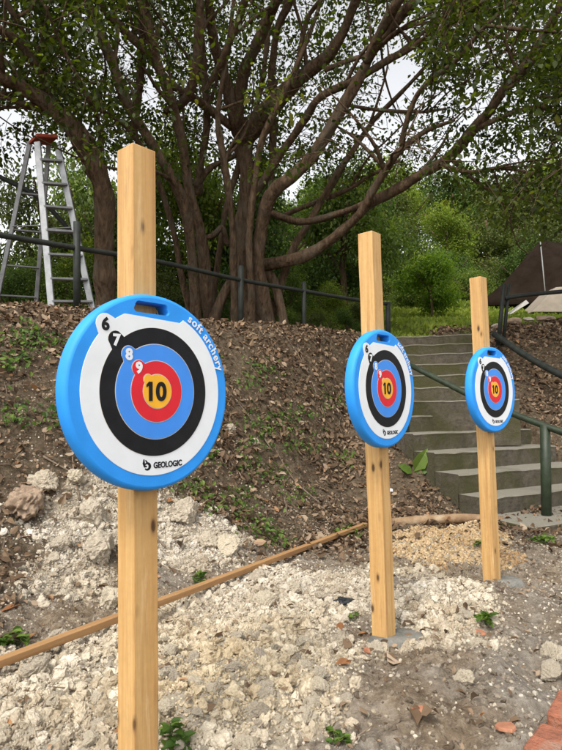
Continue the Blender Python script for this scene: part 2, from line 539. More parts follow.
M['tan_canvas'] = mottled('tan_canvas', (.26, .22, .17), (.33, .28, .22), 6, .85, .15, .01)
M['pale_canvas'] = mottled('pale_canvas', (.62, .58, .54), (.74, .70, .66), 8, .7, .05)
M['pole'] = mottled('pale_pole', (.20, .20, .19), (.28, .28, .27), 20, .5, 0)
M['log'] = mottled('dry_log', (.15, .085, .045), (.26, .17, .095), 8, .85, .6, .015, (.38, .29, .19), (1, 1, 1))
M['stick'] = mottled('dry_stick', (.11, .08, .055), (.22, .17, .12), 20, .9, .3, .004)
M['bluebit'] = plain('blue_plastic', (.10, .25, .62), .3)
M['whitebit'] = plain('white_scrap', (.70, .70, .70), .6)

# ground material: dirt, limestone dust, leaf mould and turf by zone
m, nt, bs, _ = nodes_of('ground_soil'); M['ground'] = m
tc = N(nt, 'ShaderNodeTexCoord')
z = N(nt, 'ShaderNodeAttribute', attribute_name='zone')
sp = N(nt, 'ShaderNodeSeparateColor'); nt.links.new(z.outputs['Color'], sp.inputs[0])
O = tc.outputs['Object']
n1, n2, n3 = noise(nt, 3.2, 8, O, .65), noise(nt, 24, 8, O, .7), noise(nt, 90, 5, O, .7)
dirt = ramp(nt, n2, [(.28, (.13, .096, .064)), (.5, (.30, .232, .162)), (.68, (.47, .39, .29))])
dirt = mix(nt, .7, dirt, ramp(nt, n1, [(.3, (.62, .56, .50)), (.62, (1.0, 1.0, 1.0))]), 'MULTIPLY')
limec = ramp(nt, n2, [(.28, (.28, .23, .165)), (.5, (.47, .41, .315)), (.68, (.62, .56, .46))])
litc = ramp(nt, n2, [(.3, (.045, .033, .021)), (.52, (.130, .096, .062)), (.72, (.24, .19, .132))])
grc = ramp(nt, n2, [(.3, (.09, .11, .022)), (.55, (.17, .21, .034)), (.75, (.24, .27, .055))])
n4 = noise(nt, 1.7, 6, O, .6)
dirt = mix(nt, ramp(nt, n4, [(.45, (0, 0, 0)), (.62, (.6, .6, .6))]), dirt, ramp(nt, n2, [(.28, (.17, .155, .135)), (.5, (.31, .29, .255)), (.68, (.46, .44, .40))]))
c = mix(nt, sp.outputs[0], dirt, limec)
c = mix(nt, sp.outputs[1], c, litc)
c = mix(nt, sp.outputs[2], c, grc)
c = mix(nt, .5, c, ramp(nt, n3, [(.3, (.55, .53, .5)), (.6, (1, 1, 1))]), 'MULTIPLY')
nt.links.new(c, bs.inputs['Base Color']); bs.inputs['Roughness'].default_value = .95; bs.inputs['Specular IOR Level'].default_value = .15
add = N(nt, 'ShaderNodeMath', operation='ADD'); nt.links.new(n2, add.inputs[0]); nt.links.new(n3, add.inputs[1])
bump(nt, add.outputs[0], bs, .8, .03)

# ------------------------------------------------------------------ ground mesh
def axis(dense_lo, dense_hi, step, lo, hi, grow=1.12):
    mid = np.arange(dense_lo, dense_hi, step)
    a, s, v = [], step, mid[-1]
    while v < hi: s *= grow; v += s; a.append(v)
    b, s, v = [], step, mid[0]
    while v > lo: s *= grow; v -= s; b.append(v)
    return np.array(b[::-1] + list(mid) + a)


gx = axis(-2.0, 2.4, .013, -120, 120, 1.07); gy = axis(1.0, 5.2, .013, -30, 130, 1.06)
XX, YY = np.meshgrid(gx, gy)
P = np.stack([XX.ravel(), YY.ravel(), H(XX.ravel(), YY.ravel())], 1)
lime, litter, grass, tan = zones(P)
P[:, 2] += crumble(P, lime, tan)
nx, ny = len(gx), len(gy)
ii = (np.arange(ny - 1)[:, None] * nx + np.arange(nx - 1)[None]).ravel()
me = mesh_np('ground', P, [np.stack([ii, ii + 1, ii + nx + 1, ii + nx], 1)], {'zone': np.stack([np.maximum(lime, .8 * tan), litter, grass, np.ones_like(lime)], 1)}, True)
obj('ground', me, M['ground'], kind='structure')

# ------------------------------------------------------------------ rubble, gravel
def ico(sub):
    bm = bmesh.new(); bmesh.ops.create_icosphere(bm, subdivisions=sub, radius=1)
    V = np.array([v.co[:] for v in bm.verts]); Fc = np.array([[v.index for v in f.verts] for f in bm.faces]); bm.free()
    return V, Fc


def rock_shape(sub, seed, rough=.35):
    V, Fc = ico(sub)
    r = np.random.default_rng(seed)
    for _ in range(9):                      # planar breaks
        n = r.normal(size=3); n /= np.linalg.norm(n)
        h = r.uniform(.5, .85)
        d = V @ n
        V = V - np.outer(np.maximum(d - h, 0) * .92, n)
    k = 1 + rough * .5 * (fbm(V[:, 0] * 2.1 + V[:, 2] + seed, V[:, 1] * 2.1 - V[:, 2] * .7, 4, seed) + .6 * fbm(V[:, 0] * 6 + seed, V[:, 1] * 6 + V[:, 2] * 5, 3, seed + 5))
    V = V * k[:, None]
    return V * np.array([1, r.uniform(.7, 1), r.uniform(.55, .85)]), Fc


def rot_random(n, tilt=3.14):
    q = rng.normal(size=(n, 4)); q /= np.linalg.norm(q, axis=1)[:, None]
    w, x, y, z = q.T
    return np.stack([np.stack([1 - 2 * (y * y + z * z), 2 * (x * y - z * w), 2 * (x * z + y * w)], 1),
                     np.stack([2 * (x * y + z * w), 1 - 2 * (x * x + z * z), 2 * (y * z - x * w)], 1),
                     np.stack([2 * (x * z - y * w), 2 * (y * z + x * w), 1 - 2 * (x * x + y * y)], 1)], 1)


def scatter_pts(n, xr, yr, wfun, margin=90):
    """Random ground points, kept with probability wfun, within reach of the view."""
    out = []
    got = 0
    for _ in range(60):
        x = rng.uniform(*xr, n); y = rng.uniform(*yr, n)
        P = np.stack([x, y, H(x, y)], 1)
        px, py, d = project(P)
        k = (d > .5) & (px > -margin) & (px < 562 + margin) & (py < 750 + margin)
        P = P[k]
        P = P[rng.random(len(P)) < wfun(P)]
        P[:, 2] += crumble(P)
        out.append(P); got += len(P)
        if got >= n: break
    return np.concatenate(out)[:n]


def warm_at(P):
    px, py, d = project(P)
    return np.clip(gsum(px, py, [(230, 680, 130, 70, 1.0), (450, 545, 80, 30, .8), (440, 612, 60, 30, .5), (60, 690, 60, 40, .3)]) + .35 * fbm(P[:, 0] * 3, P[:, 1] * 3, 3, 431), 0, 1)


def stones(n, pts, size, protos):
    bd = Build(); rnd = []
    which = rng.integers(0, len(protos), len(pts))
    for k, (V, Fc) in enumerate(protos):
        idx = np.where(which == k)[0]
        if not len(idx): continue
        Rm = rot_random(len(idx)); s = size[idx]
        W = np.einsum('nij,vj->nvi', Rm, V) * s[:, None, None] + pts[idx][:, None]
        W[:, :, 2] += (s * .05)[:, None]
        Fa = (np.arange(len(idx))[:, None, None] * len(V) + Fc[None]).reshape(-1, 3)
        bd.add(W.reshape(-1, 3), [Fa]); q_ = pts[idx]; rnd.append(np.repeat(np.clip(.5 + .55 * fbm(q_[:, 0] * 4, q_[:, 1] * 4, 3, 401) + .22 * rng.normal(size=len(idx)), 0, 1), len(V)))
    global WARM
    WARM = warm_at(np.concatenate(bd.V))
    return bd, np.concatenate(rnd)


w_lime = lambda P: np.clip(zones(P)[0], 0, 1) * (.35 + .65 * sstep(-.25, .25, fbm(P[:, 0] * 5, P[:, 1] * 5, 3, 131)))
w_tan = lambda P: zones(P)[3]
protos1 = [rock_shape(3, 100 + k, 1.0) for k in range(8)]
protos0 = [rock_shape(1, 200 + k, .6) for k in range(4)]
pts = scatter_pts(5200, (-2.2, 2.4), (1.0, 5.2), w_lime)
sz = .009 + .026 * rng.random(len(pts)) ** 2.6
p2 = scatter_pts(60000, (-2.0, 2.2), (1.0, 5.2), lambda P: np.clip(zones(P)[0] + .04, 0, 1))
s2 = .003 + .008 * rng.random(len(p2)) ** 1.6
bd, rnd = stones(0, pts, sz, protos1)
obj('gravel', bd.mesh('gravel', attrs={'rnd': rnd, 'warm': WARM}), M['gravel'], kind='stuff')
bd, rnd = stones(0, p2, s2, protos0)
obj('fine_gravel', bd.mesh('fine_gravel', attrs={'rnd': rnd, 'warm': WARM}), M['gravel'], kind='stuff')
pts = scatter_pts(9000, (0.2, 2.6), (2.6, 5.2), w_tan)
bd, rnd = stones(0, pts, .006 + .014 * rng.random(len(pts)) ** 1.8, protos0)
obj('tan_gravel', bd.mesh('tan_gravel', attrs={'rnd': rnd}), M['tan'], kind='stuff')
pts = scatter_pts(16000, (-2.2, 3.2), (1.0, 5.6), lambda P: .25 + .75 * (zones(P)[1] < .5) * (zones(P)[0] < .6))
bd, rnd = stones(0, pts, .003 + .013 * rng.random(len(pts)) ** 3.2, protos0)
obj('dirty_pebbles', bd.mesh('dirty_pebbles', attrs={'rnd': rnd}), M['dirtstone'], kind='stuff')

# single rocks
rock_meshes = []
for k in range(10):
    V, Fc = rock_shape(5, 300 + k, .5)
    V = V * (1 + .20 * fbm(V[:, 0] * 5 + V[:, 2] * 3 + k, V[:, 1] * 5 - V[:, 2] * 4, 4, 320 + k, .7))[:, None]
    me = mesh_np('limestone_rock', V, [Fc], {'rnd': np.full(len(V), .35 + .065 * k), 'warm': np.full(len(V), .15 + .06 * k)}, False)
    me.materials.append(M['rock']); rock_meshes.append(me)


def rock_at(px, py, wpx, label, me=None, group=None, sink=.3, name='limestone_rock', cat='rock', squash=1.0):
    g = ground_px(px, py)
    _, _, d = project(g[None]); d = float(d[0])
    r = wpx / F_PX * d / 2 * 1.15
    o = bpy.data.objects.new(name, me or random.choice(rock_meshes)); COL.objects.link(o)
    o.location = (g[0], g[1], surf(g[0], g[1]) + r * (.50 - sink))
    o.rotation_euler = (random.uniform(-.4, .4), random.uniform(-.4, .4), random.uniform(0, 6.3))
    o.scale = (r, r, r * squash)
    o['label'] = label; o['category'] = cat
    if group: o['group'] = group
    return o


GR = 'loose limestone rocks in the rubble'
for px, py, w, lab in [
    (46, 484, 30, 'pale limestone lump beside the rounded brown rock at the foot of the bank'),
    (75, 482, 20, 'small cream rock just below the rim of the large blue target'),
    (92, 520, 34, 'broad grey white limestone block in the rubble above the wooden batten'),
    (62, 548, 26, 'pale pitted rock in the upper rubble near the photograph edge'),
    (98, 556, 40, 'largest chalky white rock above the batten beside the near post'),
    (112, 600, 26, 'white rock resting against the batten beside the near post'),
    (52, 640, 24, 'squarish pale rock touching the upper side of the batten'),
    (203, 596, 17, 'round smooth white stone lying just under the batten'),
    (228, 552, 28, 'pale rock in the rubble between the near post and the batten'),
    (258, 582, 28, 'chunky white rock below the batten halfway between two posts'),
    (268, 605, 24, 'white rock next to the chunky rock below the batten'),
    (290, 590, 20, 'small cream rock below the batten nearest the middle post'),
    (185, 520, 30, 'grey limestone rock under the lower rim of the large target'),
    (210, 545, 24, 'rough pale rock above the batten'),
    (40, 675, 34, 'pale lumpy rock just under the low end of the batten'),
    (478, 650, 16, 'cream rock at the edge of the pale rubble pile by the far post'),
    (465, 680, 22, 'flat grey stone set in the bare dirt in front of the middle post'),
    (551, 655, 24, 'tan rock standing beside the red brick edging'),
    (549, 673, 26, 'yellowish stone just above the red bricks'),
    (318, 680, 20, 'white lump in front of the middle post where rubble meets dirt'),
    (255, 441, 9, 'small pale stone lying alone on the leafy bank'),
    (228, 427, 14, 'pale flat stone beside the right rim of the large target on the bank'),
]:
    rock_at(px, py, w, lab)
brown, Fc = rock_shape(5, 411, .75); brown = brown * np.array([1.1, .9, .72])
mb = mesh_np('brown_rock', brown, [Fc], None, True); mb.materials.append(M['brownrock'])
rock_at(27, 508, 46, 'large rounded brown rock at the foot of the leafy bank', mb, name='brown_rock', sink=.25)
n_r = 0
for _ in range(4000):
    px, py = random.uniform(-10, 575), random.uniform(470, 760)
    g = ground_px(px, py)
    if g[1] > 5.0: continue
    L = float(zones(g[None])[0][0])
    if random.random() > L * .9: continue
    if math.hypot(px - 138, 0) < 26 and py > 500: continue
    d = float(project(g[None])[2][0])
    wp = (.020 + .055 * random.random() ** 2.6) * F_PX / d
    rock_at(px, py, wp, 'pale limestone rock lying loose in the rubble between the posts', group=GR, sink=random.uniform(.1, .45))
    n_r += 1
    if n_r >= 230: break

# ------------------------------------------------------------------ leaf litter
def slope_normal(P, e=.12):
    zx = (H(P[:, 0] + e, P[:, 1], False) - H(P[:, 0] - e, P[:, 1], False)) / (2 * e)
    zy = (H(P[:, 0], P[:, 1] + e, False) - H(P[:, 0], P[:, 1] - e, False)) / (2 * e)
    n = np.stack([-zx, -zy, np.ones_like(zx)], 1)
    return n / np.linalg.norm(n, axis=1)[:, None]


def lay_leaves(P, size, tilt, folded=True, lift=.012):
    n = slope_normal(P) + rng.normal(size=P.shape) * tilt
    n /= np.linalg.norm(n, axis=1)[:, None]
    d = np.cross(n, rand_unit(len(P)))
    return leaf_cloud(P + n * lift * rng.random(len(P))[:, None] + np.array([0, 0, .006]), size, d, n, folded, rng.uniform(-2.2, 3.4, len(P)))


w_lit = lambda P: np.clip(zones(P)[1], 0, 1) * (.14 + .86 * sstep(-.22, .28, fbm(P[:, 0] * 2.4, P[:, 1] * 2.4, 4, 171)))
p1 = scatter_pts(44000, (-4.0, 5), (1.5, 9.5), w_lit)
s1 = .022 + .07 * rng.random(len(p1)) ** 1.9
pz = scatter_pts(1500, (-2.2, 3.0), (1.2, 5.5), lambda P: .35 * np.ones(len(P)))
sz_ = .012 + .03 * rng.random(len(pz)) ** 1.5
Pall, Sall = np.concatenate([p1, pz]), np.concatenate([s1, sz_])
V, polys, k = lay_leaves(Pall, Sall, .55, True, .035)
rnd = np.repeat(np.clip(rng.beta(1.5, 1.9, len(Pall)), 0, 1), k)
obj('leaf_litter', mesh_np('leaf_litter', V, polys, {'rnd': rnd}), M['litterleaf'], kind='stuff')
p1 = scatter_pts(30000, (-4.0, 5), (1.5, 10), lambda P: np.clip(zones(P)[1] + .12, 0, 1))
V, polys, k = lay_leaves(p1, .012 + .025 * rng.random(len(p1)), .5, False)
obj('leaf_crumbs', mesh_np('leaf_crumbs', V, polys, {'rnd': np.repeat(rng.beta(2, 2, len(p1)), k)}), M['litterleaf'], kind='stuff')

# bits of twig among the leaves
p1 = scatter_pts(1500, (-3.5, 4.5), (1.5, 8.5), lambda P: np.clip(zones(P)[1] + .08, 0, 1))
bd = Build()
for p_ in p1:
    L_ = rng.uniform(.03, .16); a_ = rng.uniform(0, 6.28); sl_ = slope_normal(p_[None])[0]
    u_ = np.array([math.cos(a_), math.sin(a_), 0]); u_ = u_ - sl_ * (u_ @ sl_) + rng.normal(size=3) * .15
    k_ = p_ + sl_ * .012
    bd.add(*tube_vf(np.array([k_ - u_ * L_ / 2, k_ + sl_ * L_ * rng.uniform(0, .1), k_ + u_ * L_ / 2 + rng.normal(size=3) * .006]), [.0028, .0024, .0012], 4, caps=False))
obj('twig_litter', bd.mesh('twig_litter', True), M['stick'], kind='stuff')

# single fallen leaves and shards that catch the eye


def single_leaf(px, py, wpx, label, tilt=.25):
    g = ground_px(px, py); d = float(project(g[None])[2][0]); s = wpx / F_PX * d * .95
    n = slope_normal(g[None]) + rng.normal(size=(1, 3)) * tilt
    dr = np.cross(n, rand_unit(1))
    x_, y_, z_ = (q[0] for q in frames(dr, n))
    V = []; nu, nv = 12, 6
    w_ = random.uniform(.22, .30); cu_ = random.uniform(.1, .5); ph = random.uniform(0, 6)
    for i in range(nu + 1):
        u = i / nu
        hw = w_ * math.sin(math.pi * min(1, u * .97 + .015)) ** .8 * (1 - .35 * u)
        for j in range(nv + 1):
            v = j / nv * 2 - 1
            hh = .10 * abs(v) * math.sin(math.pi * u) + cu_ * .25 * (u - .5) ** 2 + .03 * math.sin(5 * u + 3 * v + ph)
            V.append(s * ((u - .5) * y_ + (v * hw + .05 * math.sin(3 * u + ph)) * x_ + hh * z_))
    i0 = (np.arange(nu)[:, None] * (nv + 1) + np.arange(nv)[None]).ravel()
    obj('fallen_leaf', mesh_np('fallen_leaf', V, [np.stack([i0, i0 + 1, i0 + nv + 2, i0 + nv + 1], 1)], {'rnd': np.full(len(V), random.random())}, True), M['orangeleaf'], loc=(g[0], g[1], surf(g[0], g[1]) + .008), label=label, category='fallen leaf')


for px, py, w, lab in [
    (170, 503, 15, 'orange dead leaf on the rubble just under the large target rim'),
    (340, 627, 18, 'orange brown dead leaf beside the foot of the middle post'),
    (343, 669, 24, 'tan dead leaf lying on the grey dirt in front of the middle post'),
    (363, 632, 14, 'rusty dead leaf touching the foot of the middle post'),
    (12, 722, 28, 'big rust brown leaf on the pale rubble in the lower corner'),
    (12, 612, 22, 'orange dead leaf above the low end of the batten'),
    (265, 500, 12, 'brown curled leaf on the bank above the batten'),
    (235, 520, 18, 'orange brown leaf on the bank beside the rubble'),
    (120, 735, 16, 'small orange leaf at the foot of the near post'),
    (30, 640, 14, 'reddish leaf on the soil above the batten end'),
]:
    single_leaf(px, py, w, lab)


def shard(px, py, wpx, label, mat, name='clay_shard', cat='clay shard', flat=.22, sides=6, rz=None):
    g = ground_px(px, py); d = float(project(g[None])[2][0]); r = wpx / F_PX * d / 2
    a = np.sort((np.arange(sides) + rng.uniform(-.3, .3, sides)) / sides * 2 * np.pi)
    ring = np.stack([np.cos(a), np.sin(a)], 1) * (r * rng.uniform(.75, 1.1, sides))[:, None]
    t = r * flat
    V = np.vstack([np.c_[ring, np.full(sides, -t)], np.c_[ring * .95, np.full(sides, t)]])
    i = np.arange(sides); j = (i + 1) % sides
    me = mesh_np(name, V, [np.stack([i, j, j + sides, i + sides], 1), i[::-1][None], (i + sides)[None]])
    bevel(me, t * .5, 2)
    o = obj(name, me, mat, loc=(g[0], g[1], surf(g[0], g[1]) + t * 1.1), label=label, category=cat)
    o.rotation_euler = (random.uniform(-.25, .25), random.uniform(-.25, .25), 0)
    return o


shard(374, 653, 20, 'reddish clay shard beside the wet cement at the middle post', M['terracotta'])
shard(419, 718, 17, 'orange clay shard standing out on the bare brown dirt', M['terracotta'])
shard(481, 634, 14, 'pinkish clay shard beside the green seedling near the far post', M['terracotta'])
shard(507, 738, 25, 'rounded terracotta tile piece next to the red bricks', M['terracotta'], flat=.15, sides=9)

# bricks of the edging
for cs, lab in ((((522, 746), (541, 721), (568, 730), (556, 762)), 'weathered red brick at the very corner of the dirt, nearest of the two bricks'), (((546, 711), (559, 689), (588, 696), (575, 720)), 'red brick set just behind the corner brick along the dirt edge')):
    zt = float(ground_px(548, 728)[2]) + .028
    Q = []
    for c in cs:
        ray = at(*c, 1.0) - CAM; Q.append(CAM + ray * (zt - CAM[2]) / ray[2])
    c0 = sum(Q) / 4; c0[2] = zt
    V = [(q[0] - c0[0], q[1] - c0[1], zz) for zz in (-.07, 0) for q in Q]
    me = mesh_np('brick', V, [np.array([[3, 2, 1, 0], [4, 5, 6, 7], [0, 1, 5, 4], [1, 2, 6, 5], [2, 3, 7, 6], [3, 0, 4, 7]])])
    bevel(me, .007, 2)
    o = obj('brick', me, M['brick'], loc=tuple(c0), label=lab, category='brick')
    o.rotation_euler = (random.uniform(-.03, .03), random.uniform(-.03, .03), 0)

# dark crumpled scrap, litter
V, Fc = rock_shape(3, 555, 1.3)
g = ground_px(345, 605)
o = obj('plastic_scrap', mesh_np('plastic_scrap', V * np.array([.05, .035, .032]), [Fc], None, False), M['scrap'], loc=(g[0], g[1], surf(g[0], g[1]) + .012), label='crumpled black plastic scrap in the rubble beside the middle post', category='plastic scrap')
g = ground_px(468, 497)
me = Build().add(*tube_vf([(-.07, 0, 0), (-.02, 0, 0), (.03, 0, 0), (.045, 0, 0), (.055, 0, 0), (.075, 0, 0)], [.022, .026, .026, .02, .011, .011], 12)).mesh('plastic_bottle', True)
o = obj('plastic_bottle', me, M['bluebit'], loc=(g[0], g[1], g[2] + .025), label='small crushed blue plastic bottle on the leaves by the stair foot', category='bottle')
o.rotation_euler = (.1, .2, .3)
V, Fc = rock_shape(3, 560, 1.6)
g = ground_px(391, 492)
obj('paper_scrap', mesh_np('paper_scrap', V * np.array([.026, .02, .028]), [Fc]), M['whitebit'], loc=(g[0], g[1], g[2] + .02), label='crumpled white paper scrap on the leaves behind the middle post', category='paper scrap')

# ------------------------------------------------------------------ sticks
bd_n = 0
for k in range(26):
    px, py = random.uniform(5, 400), random.uniform(330, 560)
    g = ground_px(px, py)
    if g[1] > 7: continue
    L = random.uniform(.15, .6); a = random.uniform(0, 3.14)
    pts_ = []
    for s in np.linspace(-.5, .5, 5):
        x, y = g[0] + math.cos(a) * s * L + random.uniform(-.01, .01), g[1] + math.sin(a) * s * L * .7 + random.uniform(-.01, .01)
        pts_.append((x - g[0], y - g[1], float(H(x, y, False)) + .03 - g[2]))
    me = Build().add(*tube_vf(catmull(pts_, 3), np.linspace(.007, .003, 13), 5)).mesh('stick', True)
    obj('stick', me, M['stick'], loc=tuple(g), label='thin dry stick lying on the leafy bank', category='stick', group='sticks on the bank')

# ------------------------------------------------------------------ weeds
def weed_mesh(n, h, spread, leaf, seed):
    C, S, D, Nn = [], [], [], []
    r = np.random.default_rng(seed)
    bd = Build(); stems = []
    for k in range(n):
        a = r.uniform(0, 6.28); q = r.random() ** .7
        top = np.array([math.cos(a) * spread * q, math.sin(a) * spread * q, h * (1 - .6 * q) * r.uniform(.6, 1.1)])
        stems.append((np.zeros(3), top))
        for j in range(r.integers(3, 6)):
            aa = r.uniform(0, 6.28)
            C.append(top * r.uniform(.75, 1)); S.append(leaf * r.uniform(.6, 1.2))
            D.append((math.cos(aa), math.sin(aa), r.uniform(-.2, .5))); Nn.append((r.normal() * .3, r.normal() * .3, 1))
    V, polys, kk = leaf_cloud(np.array(C), np.array(S), np.array(D), np.array(Nn), True, np.ones(len(C)))
    lm = mesh_np('leaves', V, polys, {'rnd': np.repeat(r.random(len(C)), kk)})
    for a, b in stems:
        bd.add(*tube_vf([a, (a + b) / 2 + np.array([0, 0, h * .1]), b], [.0025, .002, .0012], 4, caps=False))
    return lm, bd.mesh('stems', True)


def weed(px, py, n, h, spread, leaf, label, seed):
    g = ground_px(px, py)
    t = thing('weed_plant', label, 'weed', (g[0], g[1], surf(g[0], g[1]) - .004))
    lm, sm = weed_mesh(n, h, spread, leaf, seed)
    obj('foliage', lm, M['weed'], t); obj('stem', sm, M['stem'], t)


weed(18, 648, 12, .09, .07, .055, 'broad leaved green weed at the low end of the batten', 1)
weed(170, 746, 9, .07, .045, .045, 'green seedling sprouting beside the foot of the near post', 2)
weed(486, 628, 8, .06, .045, .045, 'bright green seedling on the pale rubble pile by the far post', 3)
weed(336, 741, 7, .05, .04, .03, 'tiny green sprout at the bottom edge in the rubble', 4)
weed(200, 578, 9, .06, .08, .04, 'low green weed growing just above the batten beside the near post', 5)
weed(545, 548, 12, .09, .10, .045, 'grassy green weed on the dirt beyond the far post', 6)
weed(478, 545, 7, .06, .05, .035, 'small weed by the far post near the tan gravel', 7)
weed(352, 618, 6, .05, .04, .03, 'small sprig beside the foot of the middle post', 8)
weed(538, 545, 6, .07, .06, .04, 'small weed beside the green stair rail post', 9)
# ground cover on the bank
GC = [(262, 432, 26, 14), (290, 420, 20, 12), (250, 470, 14, 10), (275, 480, 14, 8), (262, 530, 12, 14), (213, 508, 12, 10), (262, 372, 22, 8), (190, 492, 12, 8), (25, 340, 22, 14), (12, 365, 16, 10),
      (300, 448, 22, 10), (275, 545, 10, 8), (240, 505, 14, 12), (345, 460, 14, 8), (55, 350, 14, 8), (330, 405, 14, 8), (210, 460, 10, 12), (245, 390, 12, 8), (300, 500, 12, 6), (60, 420, 12, 10), (15, 420, 14, 10), (350, 535, 12, 6)]
C = []
for cx, cy, rx, ry in GC:
    for _ in range(int(1.5 * rx * ry ** .6)):
        px, py = cx + random.gauss(0, rx * .55), cy + random.gauss(0, ry * .6)
        C.append((px, py))
pts_ = []
for px, py in C[::4]:
    g = ground_px(px, py)
    if 1.5 < g[1] < 9:
        for _ in range(4): pts_.append(g + rng.normal(size=3) * np.array([.05, .05, .018]) + np.array([0, 0, .04]))
G = np.array(pts_); G[:, 2] = np.maximum(G[:, 2], H(G[:, 0], G[:, 1]) + .012)
nn = slope_normal(G) + rng.normal(size=G.shape) * .45
V, polys, k = leaf_cloud(G, .02 + .034 * rng.random(len(G)), np.cross(nn, rand_unit(len(G))), nn, True, np.ones(len(G)))
obj('ground_cover', mesh_np('ground_cover', V, polys, {'rnd': np.repeat(rng.random(len(G)) ** 1.3, k)}), M['weed'], kind='stuff')

# broad-leaved plant by the stairs
g = ground_px(414, 476); g[2] = surf(g[0], g[1]); print("plant", g, project(g[None]))
t = thing('broad_leaf_plant', 'plant with one large upright green leaf beside the stair flank', 'plant', tuple(g))
for (dx, dz, s, rz, rn) in ((0, .10, .27, .35, .9), (.07, .04, .20, 1.2, .45), (-.06, .03, .17, -1.0, .6)):
    d_ = np.array([[math.sin(rz) * .6, -.1, .9 if dz > .1 else .35]])
    V, polys, k = leaf_cloud(np.array([[dx * .3, 0, dz * .3]]), np.array([s]), d_, np.array([[.25, -1.0, .45]]), True, np.array([1.2]))
    obj('leaf', mesh_np('leaf', V, polys, {'rnd': np.full(k, rn)}), M['weed'], t)

# ------------------------------------------------------------------ target posts and targets
NRM = np.array([.69, -.724, 0.0]); NRM /= np.linalg.norm(NRM)
RGT = np.array([-NRM[1], NRM[0], 0.0])
R_T = .243
TH = .044


def polar_ring(r0, bump_c=None, n=220, chop=None):
    """An outline r(angle): a circle, with the tab that carries the ring's number, and a flat top under the handle."""
    th = np.arange(n) / n * 2 * np.pi
    r = np.full(n, r0)
    if bump_c:
        dc, phi, rb = bump_c
        dl = (th - phi + np.pi) % (2 * np.pi) - np.pi
        q = rb ** 2 - (dc * np.sin(dl)) ** 2
        rr = np.where((q > 0) & (np.abs(dl) < 1.5), dc * np.cos(dl) + np.sqrt(np.maximum(q, 0)), 0)
        r = np.maximum(r, rr)
    if chop: r = chop(th, r)
    return np.stack([r * np.cos(th), r * np.sin(th)], 1)


def slab(outline, z0, z1):
    """A thin plate with a domed-off edge from an outline, star-shaped about the origin."""
    n = len(outline)
    e = (z1 - z0) * .4
    V = np.vstack([np.c_[outline, np.full(n, z0)], np.c_[outline, np.full(n, z1 - e * .6)], np.c_[outline * (1 - .0025), np.full(n, z1)], [[0, 0, z1]]])
    i = np.arange(n); j = (i + 1) % n
    return V, [np.stack([i, j, j + n, i + n], 1), np.stack([i + n, j + n, j + 2 * n, i + 2 * n], 1), np.stack([i + 2 * n, j + 2 * n, np.full(n, 3 * n)], 1)]


def text_mesh(s, size, bold=.0, ext=.0006):
    cu = bpy.data.curves.new('lettering', 'FONT')
    cu.body = s; cu.size = size; cu.offset = bold; cu.extrude = ext
    cu.align_x = 'CENTER'; cu.align_y = 'CENTER'; cu.resolution_u = 6
    o = bpy.data.objects.new('lettering', cu)
    me = bpy.data.meshes.new_from_object(o)
    me.polygons.foreach_set('use_smooth', np.zeros(len(me.polygons), bool))
    bpy.data.objects.remove(o); bpy.data.curves.remove(cu)
    return me


def hole_outline(n=40):
    """The carrying slot near the rim: a rounded slot with a lower edge that is wider."""
    pts_ = []
    a, b, rr = .205, .058, .045
    for cx, cy, a0 in ((a - rr, b - rr, 0), (-a + rr, b - rr, 90), (-a - .015 + rr, -b + rr, 180), (a + .015 - rr, -b + rr, 270)):
        for k in range(n // 4):
            t = math.radians(a0 + 90 * k / (n // 4 - 1))
            x = cx + rr * math.cos(t); y = cy + rr * math.sin(t)
            pts_.append((x, y + .858 - .10 * x * x * 2))
    return np.array(pts_) + np.array([-.045, 0])


def foam_body():
    n = 160
    prof = [(.93, -1.0), (.975, -.97), (.995, -.86), (1.0, -.6), (1.0, -.34), (.992, -.16), (.975, -.05), (.955, 0.0)]
    th = np.arange(n) / n * 2 * np.pi
    bm = bmesh.new()
    rings = []
    for r, z in prof:
        rings.append([bm.verts.new((R_T * r * math.cos(t), R_T * r * math.sin(t), z * TH)) for t in th])
    for A, B in zip(rings, rings[1:]):
        for k in range(n):
            bm.faces.new((A[k], A[(k + 1) % n], B[(k + 1) % n], B[k]))
    ho = hole_outline() * R_T
    # the slot has a bevelled mouth
    hf = [bm.verts.new((x, y, 0)) for x, y in ho]
    c = ho.mean(0)
    hf2 = [bm.verts.new((*(c + (p - c) * .95), -.004)) for p in ho]
    hb = [bm.verts.new((*(c + (p - c) * .95), -TH)) for p in ho]
    m_ = len(ho)
    for A, B in ((hf, hf2), (hf2, hb)):
        for k in range(m_):
            bm.faces.new((A[k], A[(k + 1) % m_], B[(k + 1) % m_], B[k]))
    def edges(loop): return [bm.edges.get((loop[k], loop[(k + 1) % len(loop)])) for k in range(len(loop))]
    bmesh.ops.triangle_fill(bm, use_beauty=True, use_dissolve=False, edges=edges(rings[-1]) + edges(hf), normal=(0, 0, 1))
    bmesh.ops.triangle_fill(bm, use_beauty=True, use_dissolve=False, edges=edges(rings[0]) + edges(hb), normal=(0, 0, -1))
    bmesh.ops.recalc_face_normals(bm, faces=bm.faces[:])
    me = bpy.data.meshes.new('foam_body'); bm.to_mesh(me); bm.free()
    for p in me.polygons: p.use_smooth = len(p.vertices) == 4
    return me


def white_chop(th, r):
    x, y = r * np.cos(th), r * np.sin(th)
    dl = np.degrees(th)
    top = (dl > 66) & (dl < 118)
    lim = (.745 - .03 * np.cos(th)) / np.maximum(np.sin(th), .3)
    return np.where(top, np.minimum(r, lim), r)


